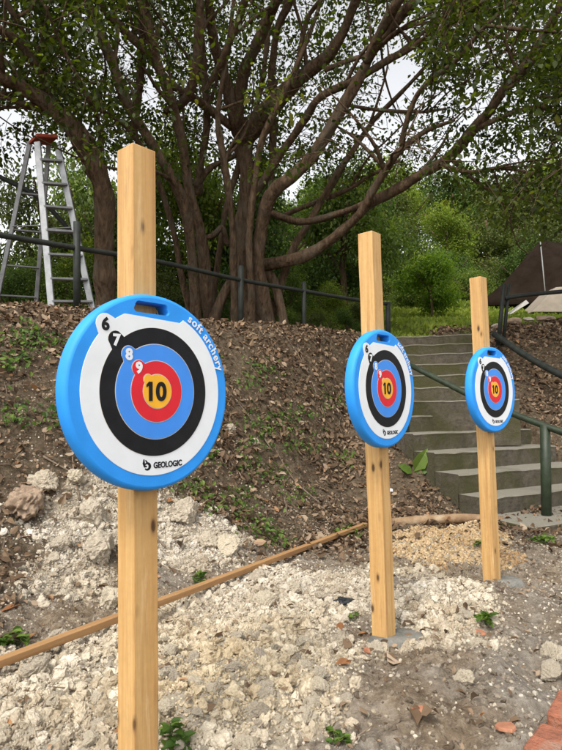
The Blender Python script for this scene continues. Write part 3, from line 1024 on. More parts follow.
PHI = math.radians(132.5)
ring_defs = [  # name label, radius, tab, base z, top z, material
    ('white scoring ring', .845, (.86, PHI, .105), 0, .0012, 'white', white_chop),
    ('black scoring ring', .650, (.685, PHI + .02, .085), .0012, .0022, 'black', None),
    ('blue scoring ring', .480, (.485, PHI + .0, .085), .0022, .0032, 'ringblue', None),
    ('red scoring ring', .310, (.315, PHI + .02, .080), .0032, .0042, 'red', None),
    ('yellow bullseye', .172, (.160, PHI + .02, .055), .0042, .0052, 'yellow', None)]
numbers = [('6', .865, PHI + .0, .135, 'black', .0012), ('7', .675, PHI + .015, .125, 'white', .0022), ('8', .49, PHI, .125, 'white', .0032), ('9', .32, PHI + .015, .125, 'white', .0042), ('10', 0, 0, .235, 'black', .0052)]

target_meshes = {}


def build_target_meshes():
    T = target_meshes
    T['body'] = foam_body(); T['body'].materials.append(M['blue'])
    T['rings'] = []
    for (lab, r0, tab, z0, z1, mt, chop) in ring_defs:
        out = polar_ring(r0, tab, chop=chop) * R_T
        bd = Build()
        n_a = 0
        if mt in ('blue', 'ringblue', 'red', 'yellow', 'black'):
            V, p = slab(out * (1 + (.0065 if mt != 'black' else .003) / r0), z0, z1 - .0005)
            n_a = sum(len(x) for x in p); bd.add(V, p)
        V, p = slab(out, z0, z1); bd.add(V, p)
        me = bd.mesh('scoring_ring')
        me.materials.append(M[mt])
        if n_a:
            me.materials.append(M['paleline'])
            nv = len(V)
            for f in me.polygons:
                if max(f.vertices) < nv: f.material_index = 1
        T['rings'].append(me)
    T['nums'] = []
    for (s, r, phi, size, mt, z) in numbers:
        me = text_mesh(s, size * R_T * (1.22 if s != '10' else 1.10), .0016 if s != '10' else .0022)
        # centre on its own box
        co = np.array([v.co[:] for v in me.vertices]); c = (co.max(0) + co.min(0)) / 2
        for v in me.vertices: v.co = Vector(v.co) - Vector((c[0], c[1], 0)) + Vector((r * R_T * math.cos(phi), r * R_T * math.sin(phi), z + .0005))
        if s == '10':      # the flag of the figure 1
            co = np.array([v.co[:] for v in me.vertices]); lo, hi = co.min(0), co.max(0)
            w_, h_ = hi[0] - lo[0], hi[1] - lo[1]
            bm = bmesh.new(); bm.from_mesh(me)
            q_ = [(lo[0] + .02 * w_, hi[1] - .20 * h_), (lo[0] - .13 * w_, hi[1] - .30 * h_), (lo[0] - .13 * w_, hi[1] - .16 * h_), (lo[0] + .02 * w_, hi[1])]
            vb = [bm.verts.new((x_, y_, lo[2])) for x_, y_ in q_]; vt = [bm.verts.new((x_, y_, hi[2])) for x_, y_ in q_]
            bm.faces.new(vt[::-1])
            for a_ in range(4): bm.faces.new((vb[a_], vb[(a_ + 1) % 4], vt[(a_ + 1) % 4], vt[a_]))
            bmesh.ops.recalc_face_normals(bm, faces=bm.faces[-5:])
            bm.to_mesh(me); bm.free()
        me.materials.append(M[mt]); me.name = 'number'
        T['nums'].append(me)
    # lettering on the rim, letter by letter along an arc
    bm = bmesh.new()
    txt = 'soft archery'
    adv = {'s': .9, 'o': 1.05, 'f': .62, 't': .66, ' ': .5, 'a': .98, 'r': .68, 'c': .92, 'h': 1.03, 'e': 1.0, 'y': .95}
    tot = sum(adv[c_] for c_ in txt)
    a0, a1 = math.radians(62.5), math.radians(15.5)
    acc = 0
    for ch in txt:
        mid = acc + adv[ch] / 2; acc += adv[ch]
        if ch == ' ': continue
        a = a0 + (a1 - a0) * mid / tot
        cu = bpy.data.curves.new('letter', 'FONT'); cu.body = ch; cu.size = .128 * R_T; cu.offset = .0006; cu.extrude = .0005; cu.align_x = 'CENTER'; cu.resolution_u = 5
        o = bpy.data.objects.new('letter', cu); me = bpy.data.meshes.new_from_object(o)
        mtx = Matrix.Translation((R_T * .905 * math.cos(a), R_T * .905 * math.sin(a), .0017)) @ Matrix.Rotation(a - math.pi / 2, 4, 'Z') @ Matrix.Translation((0, -.035 * R_T, 0))
        me.transform(mtx)
        bm.from_mesh(me)
        bpy.data.objects.remove(o); bpy.data.curves.remove(cu); bpy.data.meshes.remove(me)
    me = bpy.data.meshes.new('lettering'); bm.to_mesh(me); bm.free(); me.polygons.foreach_set('use_smooth', np.zeros(len(me.polygons), bool)); me.materials.append(M['white']); T['soft'] = me
    # maker's word and emblem
    me = text_mesh('GEOLOGIC', .082 * R_T, .0007, .0004)
    co = np.array([v.co[:] for v in me.vertices]); c = (co.max(0) + co.min(0)) / 2
    wd = co[:, 0].max() - co[:, 0].min()
    sx = .36 * R_T / wd
    for v in me.vertices:
        x = (v.co.x - c[0]) * sx; y = v.co.y - c[1]
        v.co = (x + .135 * R_T, y - .745 * R_T + .06 * x * x / R_T, v.co.z + .0016)
    me.materials.append(M['black']); me.name = 'lettering'; T['geo'] = me
    bd = Build()
    ang = np.linspace(-2.5, 2.6, 22)
    P_ = np.stack([.030 * np.cos(ang) + .008, .030 * np.sin(ang) - .012, np.zeros(22)], 1)
    bd.add(*tube_vf(np.array([(x, y, 0) for x, y, _ in P_]), np.interp(np.arange(22), [0, 10, 21], [.006, .016, .006]), 8))
    bd.add(*tube_vf(np.array([(-.028, .058, 0), (-.030, .02, 0), (-.018, -.012, 0), (.006, -.012, 0)]), [.006, .014, .012, .006], 8))
    bd.add(*tube_vf(np.array([(-.012, .05, 0), (.004, .03, 0), (.012, .015, 0)]), [.004, .010, .004], 8))
    me = bd.mesh('emblem', True)
    for v in me.vertices: v.co = (v.co.x * R_T * 1.05 - .13 * R_T, v.co.y * R_T * 1.05 - .735 * R_T, .0014 + v.co.z * R_T * .06)
    me.materials.append(M['black']); T['emblem'] = me


build_target_meshes()


def grow_target(root):
    T = target_meshes
    obj('foam_body', T['body'], None, root)
    for (lab, *_), me, nm in zip(ring_defs, T['rings'], T['nums']):
        r = obj('scoring_ring' if 'ring' in lab else 'bullseye', me, None, root, label=lab)
        obj('number', nm, None, r)
    obj('lettering', T['soft'], None, root, label='white lettering along the blue rim')
    obj('lettering', T['geo'], None, root, label='black lettering at the foot of the white ring')
    obj('emblem', T['emblem'], None, root)


S_POST = .0715
post_spec = [  # px of axis at base, py base, depth, top height, disc centre height, wood seed
    (138, None, 1.45, 49.0), (384, 640, 2.40, 48.5), (491.5, 573, 3.27, 40.5)]
post_px_top = [(136.5, 151), (369, 234), (478, 278)]
disc_px = [(156.5, 391.5), (386.5, 388.5), (494.5, 389.5)]
post_labels = ['near square pine post carrying the largest target, its foot out of view',
               'middle square pine post set in wet cement between the two others',
               'far square pine post standing at the end near the stairs']
tgt_labels = ['largest blue ringed archery target on the near post, lettering clearly readable',
              'mid sized blue ringed archery target on the middle post, in front of the bank',
              'smallest blue ringed archery target on the far post, in front of the stairs']
WM = [wood_material('pine_wood_%d' % k, (.60, .375, .15), (.42, .23, .085), (.075, .035, .015), True, s) for k, s in enumerate((0.4, 3.1, 7.7))]
for k in range(3):
    d = post_spec[k][2]
    top = at(*post_px_top[k], d)
    bpx = (138.5, 800) if k == 0 else post_spec[k][:2]
    ray = at(*bpx, 1.0) - CAM; base = CAM + ray * d * _F[1] / ray[1]
    ray = at(*post_px_top[k], 1.0) - CAM; top = CAM + ray * d * _F[1] / ray[1]
    gz = float(H(base[0], base[1]))
    yaw = math.radians(post_spec[k][3]); NRM = np.array([math.sin(yaw), -math.cos(yaw), 0]); RGT = np.array([math.cos(yaw), math.sin(yaw), 0])
    L = top[2] - gz + .15
    axis_ = (top - base); axis_ /= np.linalg.norm(axis_)
    t = thing('wooden_post', post_labels[k], 'post', tuple(base[:2]) + (gz,))
    segs = 14
    bd = Build()
    rings = []
    for j in range(segs + 1):
        s = -.15 + L * j / segs
        c = axis_ * s + np.array([random.gauss(0, .0006), random.gauss(0, .0006), 0])
        h_ = S_POST / 2
        ch = .0025
        for (a_, b_) in ((-1, -1), (1, -1), (1, 1), (-1, 1)):
            for (qa, qb) in (((h_ - ch) * a_, h_ * b_), (h_ * a_, (h_ - ch) * b_)) if (a_ * b_ > 0) == (b_ > 0) and False else ((h_ * a_, h_ * b_),):
                rings.append(c + RGT * qa + NRM * qb)
    V = np.array(rings); n4 = 4
    i0 = (np.arange(segs)[:, None] * n4 + np.arange(4)[None]).ravel(); i1 = (np.arange(segs)[:, None] * n4 + (np.arange(4)[None] + 1) % 4).ravel()
    bd.add(V, [np.stack([i0, i1, i1 + 4, i0 + 4], 1), np.array([[3, 2, 1, 0]]), np.array([[0, 1, 2, 3]]) + segs * 4])
    me = bd.mesh('shaft')
    bevel(me, .0028, 2)
    obj('shaft', me, WM[k], t)
    # target on the post's face
    c = at(*disc_px[k], 1.0) - CAM
    face = base + axis_ * .9 + NRM * (S_POST / 2 + TH + .001)
    lam = ((face - CAM) @ NRM) / (c @ NRM)
    ctr = CAM + c * lam
    mat = Matrix(((RGT[0], axis_[0], NRM[0], ctr[0]), (RGT[1], axis_[1], NRM[1], ctr[1]), (RGT[2], axis_[2], NRM[2], ctr[2]), (0, 0, 0, 1)))
    r = thing('archery_target', tgt_labels[k], 'archery target', matrix=mat, group='archery targets on the posts')
    grow_target(r)
    if k:
        n = 26
        a = np.arange(n) / n * 2 * np.pi
        rad = (.13 if k == 1 else .11) * (1 + .35 * fbm(np.cos(a) * 1.5 + k, np.sin(a) * 1.5, 3, 60 + k))
        V = [[0, 0, .022]]
        for q, zz in ((.45, .020), (.8, .012), (1.0, -.02)):
            for aa, rr in zip(a, rad):
                x, y = rr * q * math.cos(aa) * 1.15 + .06, rr * q * math.sin(aa) * .8 - .01
                V.append([x, y, float(H(base[0] + x, base[1] + y, False)) * .35 + gz * .65 - gz + zz + .012])
        i = np.arange(n); j = (i + 1) % n
        polys = [np.stack([np.zeros(n, int), 1 + i, 1 + j], 1)]
        quads = [np.stack([1 + q * n + i, 1 + (q + 1) * n + i, 1 + (q + 1) * n + j, 1 + q * n + j], 1) for q in range(2)]
        obj('cement_footing', mesh_np('cement_footing', V, [polys[0], np.concatenate(quads)], None, True), M['footing'], loc=(base[0], base[1], gz),
            label='wet grey cement patch round the foot of the %s post' % ('middle' if k == 1 else 'far'), category='footing')

# ------------------------------------------------------------------ batten and log
a, b = ground_px(0, 676), ground_px(363, 529)
dirv = b - a; dirv /= np.linalg.norm(dirv)
a2, b2 = a - dirv * .55 + np.array([0, 0, .052]), b + dirv * .05 + np.array([0, 0, .03])
bt = wood_material('wet_batten_wood', (.40, .23, .10), (.28, .145, .06), (.08, .04, .02), False, 1.7)
me = Build().add(*bar_vf(np.zeros(3), np.array([0, 0, np.linalg.norm(b2 - a2)]), .042, .030, (1, 0, 0))).mesh('wooden_batten')
bevel(me, .003, 2)
o = obj('wooden_batten', me, bt, label='long orange brown wooden batten lying across the rubble at the foot of the bank', category='batten')
o.matrix_world = Matrix.Translation(a2) @ Vector(b2 - a2).to_track_quat('Z', 'X').to_matrix().to_4x4()
a, b = ground_px(392, 527), ground_px(503, 523)
P_ = catmull([a + (0, 0, .03), a * .7 + b * .3 + np.array([0, .02, .045]), a * .3 + b * .7 + np.array([0, .03, .045]), b + (0, 0, .03)], 6)
me = Build().add(*tube_vf(P_ - a, np.linspace(.045, .028, len(P_)), 14, .35, 3)).mesh('fallen_log', True)
obj('fallen_log', me, M['log'], loc=tuple(a), label='short peeling log lying behind the tan gravel between middle and far posts', category='log')

# ------------------------------------------------------------------ stairs
st = thing('concrete_stairs', 'mossy concrete stairs climbing beside the bank to the grass terrace', 'stairs', (LO_O[0], LO_O[1], 0))


def step_mesh(o, u, v, wd, s0, s1, zb, zt, seed):
    """One step, its nosing a little uneven."""
    r = np.random.default_rng(seed)
    n = 14
    V = []
    for k in range(n + 1):
        q = wd * k / n
        jit = r.normal(0, .006); jz = r.normal(0, .004)
        for (s, z) in ((s0 + .012, zb), (s0 + .004 + jit, zt - .035 + jz), (s0 + jit * 1.2, zt - .012 + jz), (s0 + .018 + jit, zt + jz), (s1, zt), (s1, zb)):
            p = o + u * s + v * q
            V.append((p[0] - LO_O[0], p[1] - LO_O[1], z))
    m_ = 6
    i = (np.arange(n)[:, None] * m_ + np.arange(m_)[None]).ravel(); j = (np.arange(n)[:, None] * m_ + (np.arange(m_)[None] + 1) % m_).ravel()
    return mesh_np('step', V, [np.stack([i, i + m_, j + m_, j], 1), np.arange(m_)[None], (np.arange(m_)[::-1] + n * m_)[None]])


for k in range(LO_N):
    obj('step', step_mesh(LO_O, LO_U, LO_V, LO_W, k * LO_RUN, (k + 1) * LO_RUN + (.02 if k < LO_N - 1 else .5), max(-.1, k * LO_RISE - .35), (k + 1) * LO_RISE, 30 + k), M['concrete'], st)
for k in range(UP_N):
    zt = LO_N * LO_RISE + (k + 1) * UP_RISE
    obj('step', step_mesh(UP_O, UP_U, UP_V, UP_W, k * UP_RUN, (k + 1) * UP_RUN + (.02 if k < UP_N - 1 else .5), zt - UP_RISE - .35, zt, 50 + k), M['concrete'], st)
# landing in front of the lowest step
lp = [LO_O + LO_V * q + LO_U * s for q, s in ((-.05, -.55), (LO_W, -.55), (LO_W, .03), (-.05, .03))]
V = [(p[0] - LO_O[0], p[1] - LO_O[1], z) for z in (-.1, .035) for p in lp]
me = mesh_np('landing', V, [np.array([[3, 2, 1, 0], [4, 5, 6, 7], [0, 1, 5, 4], [1, 2, 6, 5], [2, 3, 7, 6], [3, 0, 4, 7]])]); bevel(me, .012, 2)
obj('landing', me, M['concrete'], st)

# ------------------------------------------------------------------ rails and fence
def rail_thing(name, label, cat, rails, posts, mat, base):
    base = np.asarray(base, float)
    t = thing(name, label, cat, tuple(base))
    for P_, r in rails:
        Q = catmull(P_, 5) if len(P_) > 2 else np.array(P_)
        obj('rail', Build().add(*tube_vf(Q - base, r, 12, .08, 5)).mesh('rail', True), mat, t)
    for a_, b_, r in posts:
        obj('post', Build().add(*tube_vf(np.array([a_, (np.asarray(a_) + b_) / 2, b_]) - base, [r, r * 1.02, r], 12, .06, 9)).mesh('post', True), mat, t)
    return t


pb = at(546, 520, 4.9)
rail_thing('stair_rail', 'dark green handrail on a green post crossing in front of the lower steps', 'handrail',
           [([at(620, 452, 4.4), at(545, 426, 4.9), at(480, 400, 5.45), at(408, 364, 6.2)], .03)], [(pb - np.array([0, 0, .12]), at(545, 425, 4.9), .042),
            (np.array([*at(404, 362, 6.25)[:2], .55]), at(404, 362, 6.25), .03)], M['paint_green'], (pb[0], pb[1], 0))
rb = at(502, 337, 7.6)
rail_thing('terrace_rail', 'dark rail with two leaning posts at the stair top by the tent', 'handrail',
           [([at(494, 334, 7.7), at(528, 357, 7.1), at(563, 376, 6.6), at(620, 405, 6.0)], .042), ([at(505, 298, 7.7), at(535, 294, 8.0), at(640, 285, 8.6)], .03)],
           [(at(498, 345, 7.7), at(504, 284, 7.7), .028), (at(503, 345, 7.75), at(509, 284, 7.75), .022)], M['rail_dark'], rb)


def crest_point(px, py, d): return at(px, py, d)


fp = [(-60, 226, 4.6), (0, 235, 5.0), (76, 248, 5.6), (160, 262, 6.5), (241, 280, 7.4), (304, 291, 8.2), (357, 300, 8.9), (388, 304, 9.2)]
posts_ = []
for (px, yt, yb, d, r) in ((77, 222, 305, 5.6, .035), (241, 266, 335, 7.4, .035), (304, 282, 335, 8.2, .03), (388, 302, 345, 9.2, .04)):
    a_ = at(px, yb, d); a_[2] = min(a_[2], float(H(a_[0], a_[1])) - .05)
    posts_.append((a_, at(px, yt, d), r))
rail_thing('pipe_fence', 'dark wooden rail fence running along the crest of the bank past the big tree', 'fence', [([at(*p) for p in fp], .028)], posts_, M['rail_dark'], (*posts_[0][0][:2], 2.0))
q = at(78, 250, 6.4)
rail_thing('sloping_rail', 'thin dark rail sloping down behind the stepladder', 'handrail', [([at(-60, 148, 6.9), at(0, 177, 7.0), at(40, 199, 7.1), at(78, 240, 7.3)], .03)],
           [(np.array([*at(-45, 300, 6.9)[:2], 1.9]), at(-45, 155, 6.9), .035), (np.array([*at(78, 300, 7.3)[:2], 1.9]), at(78, 238, 7.3), .035)], M['rail_dark'], (q[0], q[1], 2.0))

# ------------------------------------------------------------------ stepladder
DL = 6.35
lt = thing('stepladder', 'open aluminium stepladder with an orange top standing behind the bank crest', 'stepladder', tuple(at(45, 306, DL)))
LB = np.array(lt.location)
fl_t, fl_b = at(37.5, 142, 6.2), at(52, 312, 5.95)
fr_t, fr_b = at(57, 143, 6.35), at(93, 312, 6.3)
bl_t, bl_b = at(30, 142, 6.4), at(-4, 306, 6.75)
br_t, br_b = at(49, 143, 6.5), at(36, 308, 7.1)


def lad(name, a_, b_, w, h, mat='alu', up=(0, 1, .2)):
    me = Build().add(*bar_vf(a_ - LB, b_ - LB, w, h, up)).mesh(name); bevel(me, .004, 1)
    return obj(name, me, M[mat], lt)


for a_, b_ in ((fl_t, fl_b), (fr_t, fr_b)): lad('rail', a_, b_, .07, .03)
for a_, b_ in ((bl_t, bl_b), (br_t, br_b)): lad('rear_leg', a_, b_, .05, .025)
for s in (.11, .25, .39, .53, .67, .81, .94):
    lad('step', fl_t + (fl_b - fl_t) * s, fr_t + (fr_b - fr_t) * s, .075, .025, up=(0, 0, 1))
for s in (.3, .52, .74, .93):
    lad('brace', bl_t + (bl_b - bl_t) * s, br_t + (br_b - br_t) * s, .03, .02, up=(0, 0, 1))
lad('spreader', fl_t + (fl_b - fl_t) * .5, bl_t + (bl_b - bl_t) * .5, .02, .012, up=(0, 0, 1))
lad('spreader', fr_t + (fr_b - fr_t) * .5, br_t + (br_b - br_t) * .5, .02, .012, up=(0, 0, 1))
me = Build()
tc_ = (fl_t + fr_t + bl_t + br_t) / 4 + np.array([0, 0, .035])
ex = (fr_t - fl_t) / 2 * 1.12; ey = ((bl_t + br_t) - (fl_t + fr_t)) / 4 * 1.05
ey[2] = 0
me.add(*box_vf(tc_ - LB, ex, ey, (0, 0, .022)))
cap = me.mesh('top_cap'); bevel(cap, .012, 2); obj('top_cap', cap, M['ladder_cap'], lt)

# ------------------------------------------------------------------ big tree
TR = {}
def limb(tree, name, pts_, d0, d1, mid=None):
    """pts_: (px, py, width px); depth runs from d0 to d1 along the limb."""
    n = len(pts_)
    dd = np.linspace(d0, d1, n) if mid is None else np.interp(np.linspace(0, 1, n), [0, .5, 1], [d0, mid, d1])
    P_ = np.array([[*at(p[0], p[1], d), p[2] * (.86 if p[2] > 10 else .95) / F_PX * d / 2] for p, d in zip(pts_, dd)])
    TR.setdefault(tree, []).append((name, catmull(P_, 9)))


A, Bt = 'fig', 'lean'
limb(Bt, 'trunk', [(108, 325, 26), (106, 290, 22), (105, 240, 21), (103, 195, 21), (93, 163, 22), (75, 130, 21), (48, 104, 18), (20, 88, 15), (0, 78, 13), (-50, 58, 10), (-110, 45, 7)], 7.2, 5.8)
limb(Bt, 'limb', [(75, 128, 9), (45, 108, 6), (20, 103, 4.5), (0, 95, 3.5), (-30, 88, 3)], 6.6, 6.0)
limb(Bt, 'limb', [(60, 116, 6), (30, 108, 4), (0, 108, 3), (-25, 110, 2)], 6.6, 6.2)
limb(Bt, 'limb', [(52, 104, 9), (40, 72, 9), (20, 44, 9), (0, 29, 8), (-40, 5, 6)], 6.5, 5.5)
limb(Bt, 'limb', [(30, 58, 7), (20, 27, 7), (5, 0, 6), (-10, -35, 5)], 6.2, 5.6)
limb(Bt, 'limb', [(101, 168, 8), (100, 128, 4), (88, 98, 3.5), (61, 44, 3), (45, 5, 2.5)], 6.9, 5.6)

limb(A, 'trunk', [(244, 345, 34), (245, 318, 28), (243, 290, 24), (241, 250, 19), (245, 215, 18), (247, 180, 18), (243, 150, 19), (240, 120, 20)], 9.0, 9.0)
limb(A, 'trunk', [(268, 345, 30), (266, 318, 24), (260, 290, 19), (257, 262, 15), (262, 221, 14), (272, 194, 15), (292, 177, 14), (312, 157, 13), (338, 115, 12), (355, 85, 12), (375, 47, 11), (399, 17, 10), (416, 0, 10), (440, -40, 8), (470, -90, 6)], 9.0, 7.0)
limb(A, 'trunk', [(196, 345, 18), (196, 318, 15), (194, 279, 13), (191, 241, 12), (184, 204, 12), (170, 174, 11), (150, 140, 11), (126, 100, 11), (108, 52, 11), (92, 15, 10), (82, -25, 8), (70, -80, 6)], 8.8, 6.6)
limb(A, 'trunk', [(212, 345, 18), (210, 318, 15), (206, 275, 14), (200, 231, 13), (190, 198, 12), (184, 150, 11), (176, 115, 10), (169, 95, 10), (157, 61, 9), (150, 34, 9), (140, 0, 8), (130, -40, 6)], 9.2, 7.2)
limb(A, 'trunk', [(285, 345, 16), (283, 318, 12), (275, 285, 9), (262, 262, 9), (252, 245, 8)], 8.9, 9.0)
limb(A, 'trunk', [(250, 345, 10), (251, 318, 8.5), (251, 285, 7.5), (249, 240, 7.5), (254, 190, 7), (262, 140, 7), (281, 100, 6), (300, 58, 5), (318, 10, 4), (330, -30, 3)], 8.7, 7.6)
limb(A, 'trunk', [(236, 345, 10), (234, 310, 8), (234, 270, 7.5), (233, 230, 7), (228, 190, 7), (222, 150, 7), (218, 110, 6), (226, 60, 5), (233, 8, 5), (238, -35, 4)], 8.8, 7.8)
limb(A, 'trunk', [(272, 345, 10), (273, 315, 8), (280, 288, 7.5), (293, 250, 7), (310, 220, 7), (330, 186, 7), (352, 152, 6), (374, 120, 5), (402, 92, 4), (430, 62, 3)], 9.3, 8.4)
limb(A, 'trunk', [(192, 345, 9), (189, 310, 7), (182, 280, 6.5), (175, 238, 6.5), (163, 195, 6), (149, 160, 6.5), (128, 128, 5.5), (98, 108, 4), (70, 88, 3)], 8.9, 7.6)
limb(A, 'trunk', [(208, 345, 9), (213, 300, 6.5), (219, 255, 6), (227, 205, 6), (238, 168, 6.5), (251, 128, 6), (262, 82, 5.5), (268, 32, 5), (276, -20, 4)], 9.4, 8.6)
limb(A, 'limb', [(197, 195, 9), (201, 164, 8), (206, 133, 8), (206, 100, 7), (203, 60, 7), (200, 20, 6), (199, -30, 5)], 9.2, 8.2)
limb(A, 'limb', [(240, 135, 14), (235, 120, 13), (228, 88, 12), (218, 57, 10), (211, 27, 9), (209, 0, 9), (207, -40, 7)], 9.0, 7.6)
limb(A, 'limb', [(240, 132, 13), (238, 112, 12), (243, 74, 12), (255, 47, 12), (269, 17, 11), (277, 0, 11), (295, -45, 8)], 9.0, 7.4)
limb(A, 'limb', [(244, 145, 18), (258, 122, 19), (277, 101, 19), (301, 76, 16), (328, 54, 14), (345, 28, 12), (355, 0, 11), (372, -40, 8)], 9.0, 7.2)
limb(A, 'limb', [(238, 132, 9), (225, 122, 9), (198, 101, 9), (181, 91, 8), (164, 78, 8), (150, 57, 8), (120, 27, 8), (95, 0, 7), (70, -30, 5)], 9.0, 7.0)
limb(A, 'limb', [(165, 112, 6), (182, 103, 8), (192, 85, 9), (197, 60, 9), (199, 30, 9), (200, -5, 8), (203, -45, 6)], 8.4, 7.4)
limb(A, 'limb', [(205, 92, 5), (222, 60, 7), (237, 25, 7), (245, 0, 7), (255, -30, 5)], 8.2, 7.2)
limb(A, 'limb', [(366, 62, 9), (376, 40, 9), (386, 20, 9), (400, -2, 9), (418, -40, 7)], 7.6, 6.8)
limb(A, 'limb', [(248, 205, 8), (262, 183, 8), (284, 149, 8), (306, 117, 8), (321, 97, 7.5), (358, 78, 7), (385, 62, 7), (409, 49, 6.5), (445, 26, 6), (477, 6, 5.5), (510, -20, 4)], 9.0, 6.6)
limb(A, 'limb', [(240, 268, 14), (275, 263, 13), (302, 257, 12.5), (329, 241, 12), (351, 223, 12), (370, 204, 12), (393, 191, 12), (421, 174, 11), (449, 157, 11), (471, 132, 10), (490, 110, 10), (506, 87, 10), (526, 65, 10), (542, 39, 9.5), (555, 16, 9), (570, -20, 8), (595, -70, 6)], 9.0, 6.2)
limb(A, 'limb', [(358, 217, 9), (374, 190, 9), (386, 170, 8), (398, 153, 7), (425, 132, 5), (455, 120, 3)], 8.0, 7.4)
limb(A, 'limb', [(268, 212, 7), (300, 222, 7), (337, 214, 6.5), (372, 200, 6)], 9.0, 8.0)
limb(A, 'limb', [(285, 215, 5), (309, 205, 5), (347, 190, 5), (370, 176, 4), (400, 160, 3)], 9.3, 8.6)
limb(A, 'limb', [(400, 146, 5), (406, 123, 5.5), (416, 97, 5.5), (432, 79, 5), (454, 62, 5), (474, 39, 5), (490, 22, 4), (520, -5, 4)], 7.6, 6.4)
limb(A, 'limb', [(345, 105, 3.5), (380, 110, 3.5), (420, 112, 3), (446, 109, 2.5)], 8.2, 7.6)
limb(A, 'limb', [(471, 132, 6), (503, 117, 5), (535, 107, 5), (562, 113, 5), (610, 118, 4)], 7.4, 6.6)
limb(A, 'limb', [(487, 26, 3.5), (525, 30, 3.5), (562, 33, 3.5), (620, 45, 3)], 6.6, 6.0)
limb(A, 'limb', [(505, 90, 4), (518, 80, 3), (510, 55, 3), (500, 30, 2)], 6.9, 6.6)
limb(A, 'limb', [(195, 186, 7), (211, 167, 6.5), (231, 158, 6), (242, 150, 6)], 9.1, 9.0)
limb(A, 'limb', [(270, 195, 6), (273, 150, 7), (272, 105, 7), (272, 68, 7), (277, 30, 7), (291, 0, 6.5), (305, -35, 5)], 9.2, 7.8)
limb(A, 'limb', [(292, 88, 6), (298, 64, 5.5), (302, 40, 5), (308, 17, 5), (321, -3, 4), (335, -35, 3)], 8.2, 7.6)
limb(A, 'limb', [(133, 140, 8), (137, 100, 9), (142, 60, 9), (143, 25, 9), (144, -10, 8), (146, -50, 6)], 8.4, 7.2)
limb(A, 'limb', [(228, 245, 5), (222, 228, 6), (212, 236, 5), (196, 240, 4)], 9.0, 8.8)
limb(A, 'limb', [(240, 275, 8), (228, 286, 9), (216, 312, 12), (210, 340, 14)], 8.9, 8.7)
limb(A, 'limb', [(325, 70, 5), (345, 62, 5), (372, 52, 5), (400, 30, 4), (440, 20, 3)], 8.0, 7.2)
limb(A, 'limb', [(440, 165, 5), (470, 172, 4), (500, 168, 3.5), (540, 175, 3)], 7.6, 6.8)

roots = {A: thing('fig_tree', 'huge many stemmed fig tree spreading over the bank behind the rail fence', 'tree', tuple(at(252, 330, 9))),
         Bt: thing('leaning_tree', 'single stemmed tree leaning to the edge of view behind the stepladder', 'tree', tuple(at(107, 318, 7.2)))}
branch_pts = {}
for tr, limbs in TR.items():
    o0 = np.array(roots[tr].location)
    bp = []
    for k, (nm, Q) in enumerate(limbs):
        me = Build().add(*tube_vf(Q[:, :3] - o0, Q[:, 3] * (1 + .10 * fbm(np.arange(len(Q)) * .35, np.full(len(Q), k * 3.7), 2, 19)), 14, .42, k + 3)).mesh(nm, True)
        obj(nm, me, M['bark'], roots[tr])
        bp.append(Q[2:, :3])
    branch_pts[tr] = np.concatenate(bp)

# lesser branches growing from the limbs
lr = np.random.default_rng(88)
for tr, n_b in ((A, 120), (Bt, 26)):
    o0 = np.array(roots[tr].location)
    bd = Build()
    for k in range(n_b):
        nm, Q = TR[tr][lr.integers(len(TR[tr]))]
        i = lr.integers(len(Q) // 3, len(Q) - 1)
        p_, rad_ = Q[i, :3], Q[i, 3]
        ppx, ppy, _ = project(p_[None])
        if ppy[0] > 190: continue
        t_ = Q[min(i + 1, len(Q) - 1), :3] - Q[i - 1, :3]; t_ /= np.linalg.norm(t_)
        dv = t_ * .6 + lr.normal(size=3) * .55 + np.array([0, 0, .35]); dv /= np.linalg.norm(dv)
        L_ = lr.uniform(.7, 2.2); P_ = [p_]
        for q in range(4):
            dv = dv + lr.normal(size=3) * .22 + np.array([0, 0, .05]); dv /= np.linalg.norm(dv)
            P_.append(P_[-1] + dv * L_ / 4)
        P_ = catmull(P_, 4)
        me = Build().add(*tube_vf(P_ - o0, np.linspace(min(rad_ * .6, .032), .006, len(P_)), 7, .2, k)).mesh('branch', True)
        obj('branch', me, M['bark'], roots[tr])
        branch_pts[tr] = np.concatenate([branch_pts[tr], P_])

# crown: leaf sprays at the ends of twigs
GAPS = [(397, 88, 20, 36, 1), (410, 70, 18, 14, .9), (386, 62, 9, 8, .7), (300, 192, 24, 11, .95), (318, 175, 12, 8, .7), (151, 92, 11, 20, 1), (290, 12, 24, 11, .85), (405, 22, 16, 10, .9), (8, 118, 22, 10, 1), (8, 205, 18, 28, 1), (206, 205, 12, 14, .9),
        (441, 98, 9, 7, .8), (300, 130, 12, 10, .9), (512, 95, 12, 7, .7), (470, 122, 9, 6, .7), (345, 132, 10, 8, .6), (128, 60, 8, 14, .6), (60, 60, 10, 9, .5), (86, 128, 10, 9, .8), (255, 80, 9, 12, .6), (230, 30, 7, 12, .5), (480, 60, 9, 7, .6), (545, 125, 10, 7, .6), (435, 190, 12, 6, .4), (330, 195, 10, 8, .6), (365, 140, 8, 8, .6)]


def gapw(px, py):
    s = np.ones_like(px)
    for (cx, cy, rx, ry, w) in GAPS:
        s = s * (1 - w * np.exp(-(((px - cx) / rx) ** 2 + ((py - cy) / ry) ** 2) ** 1.5))
    return s


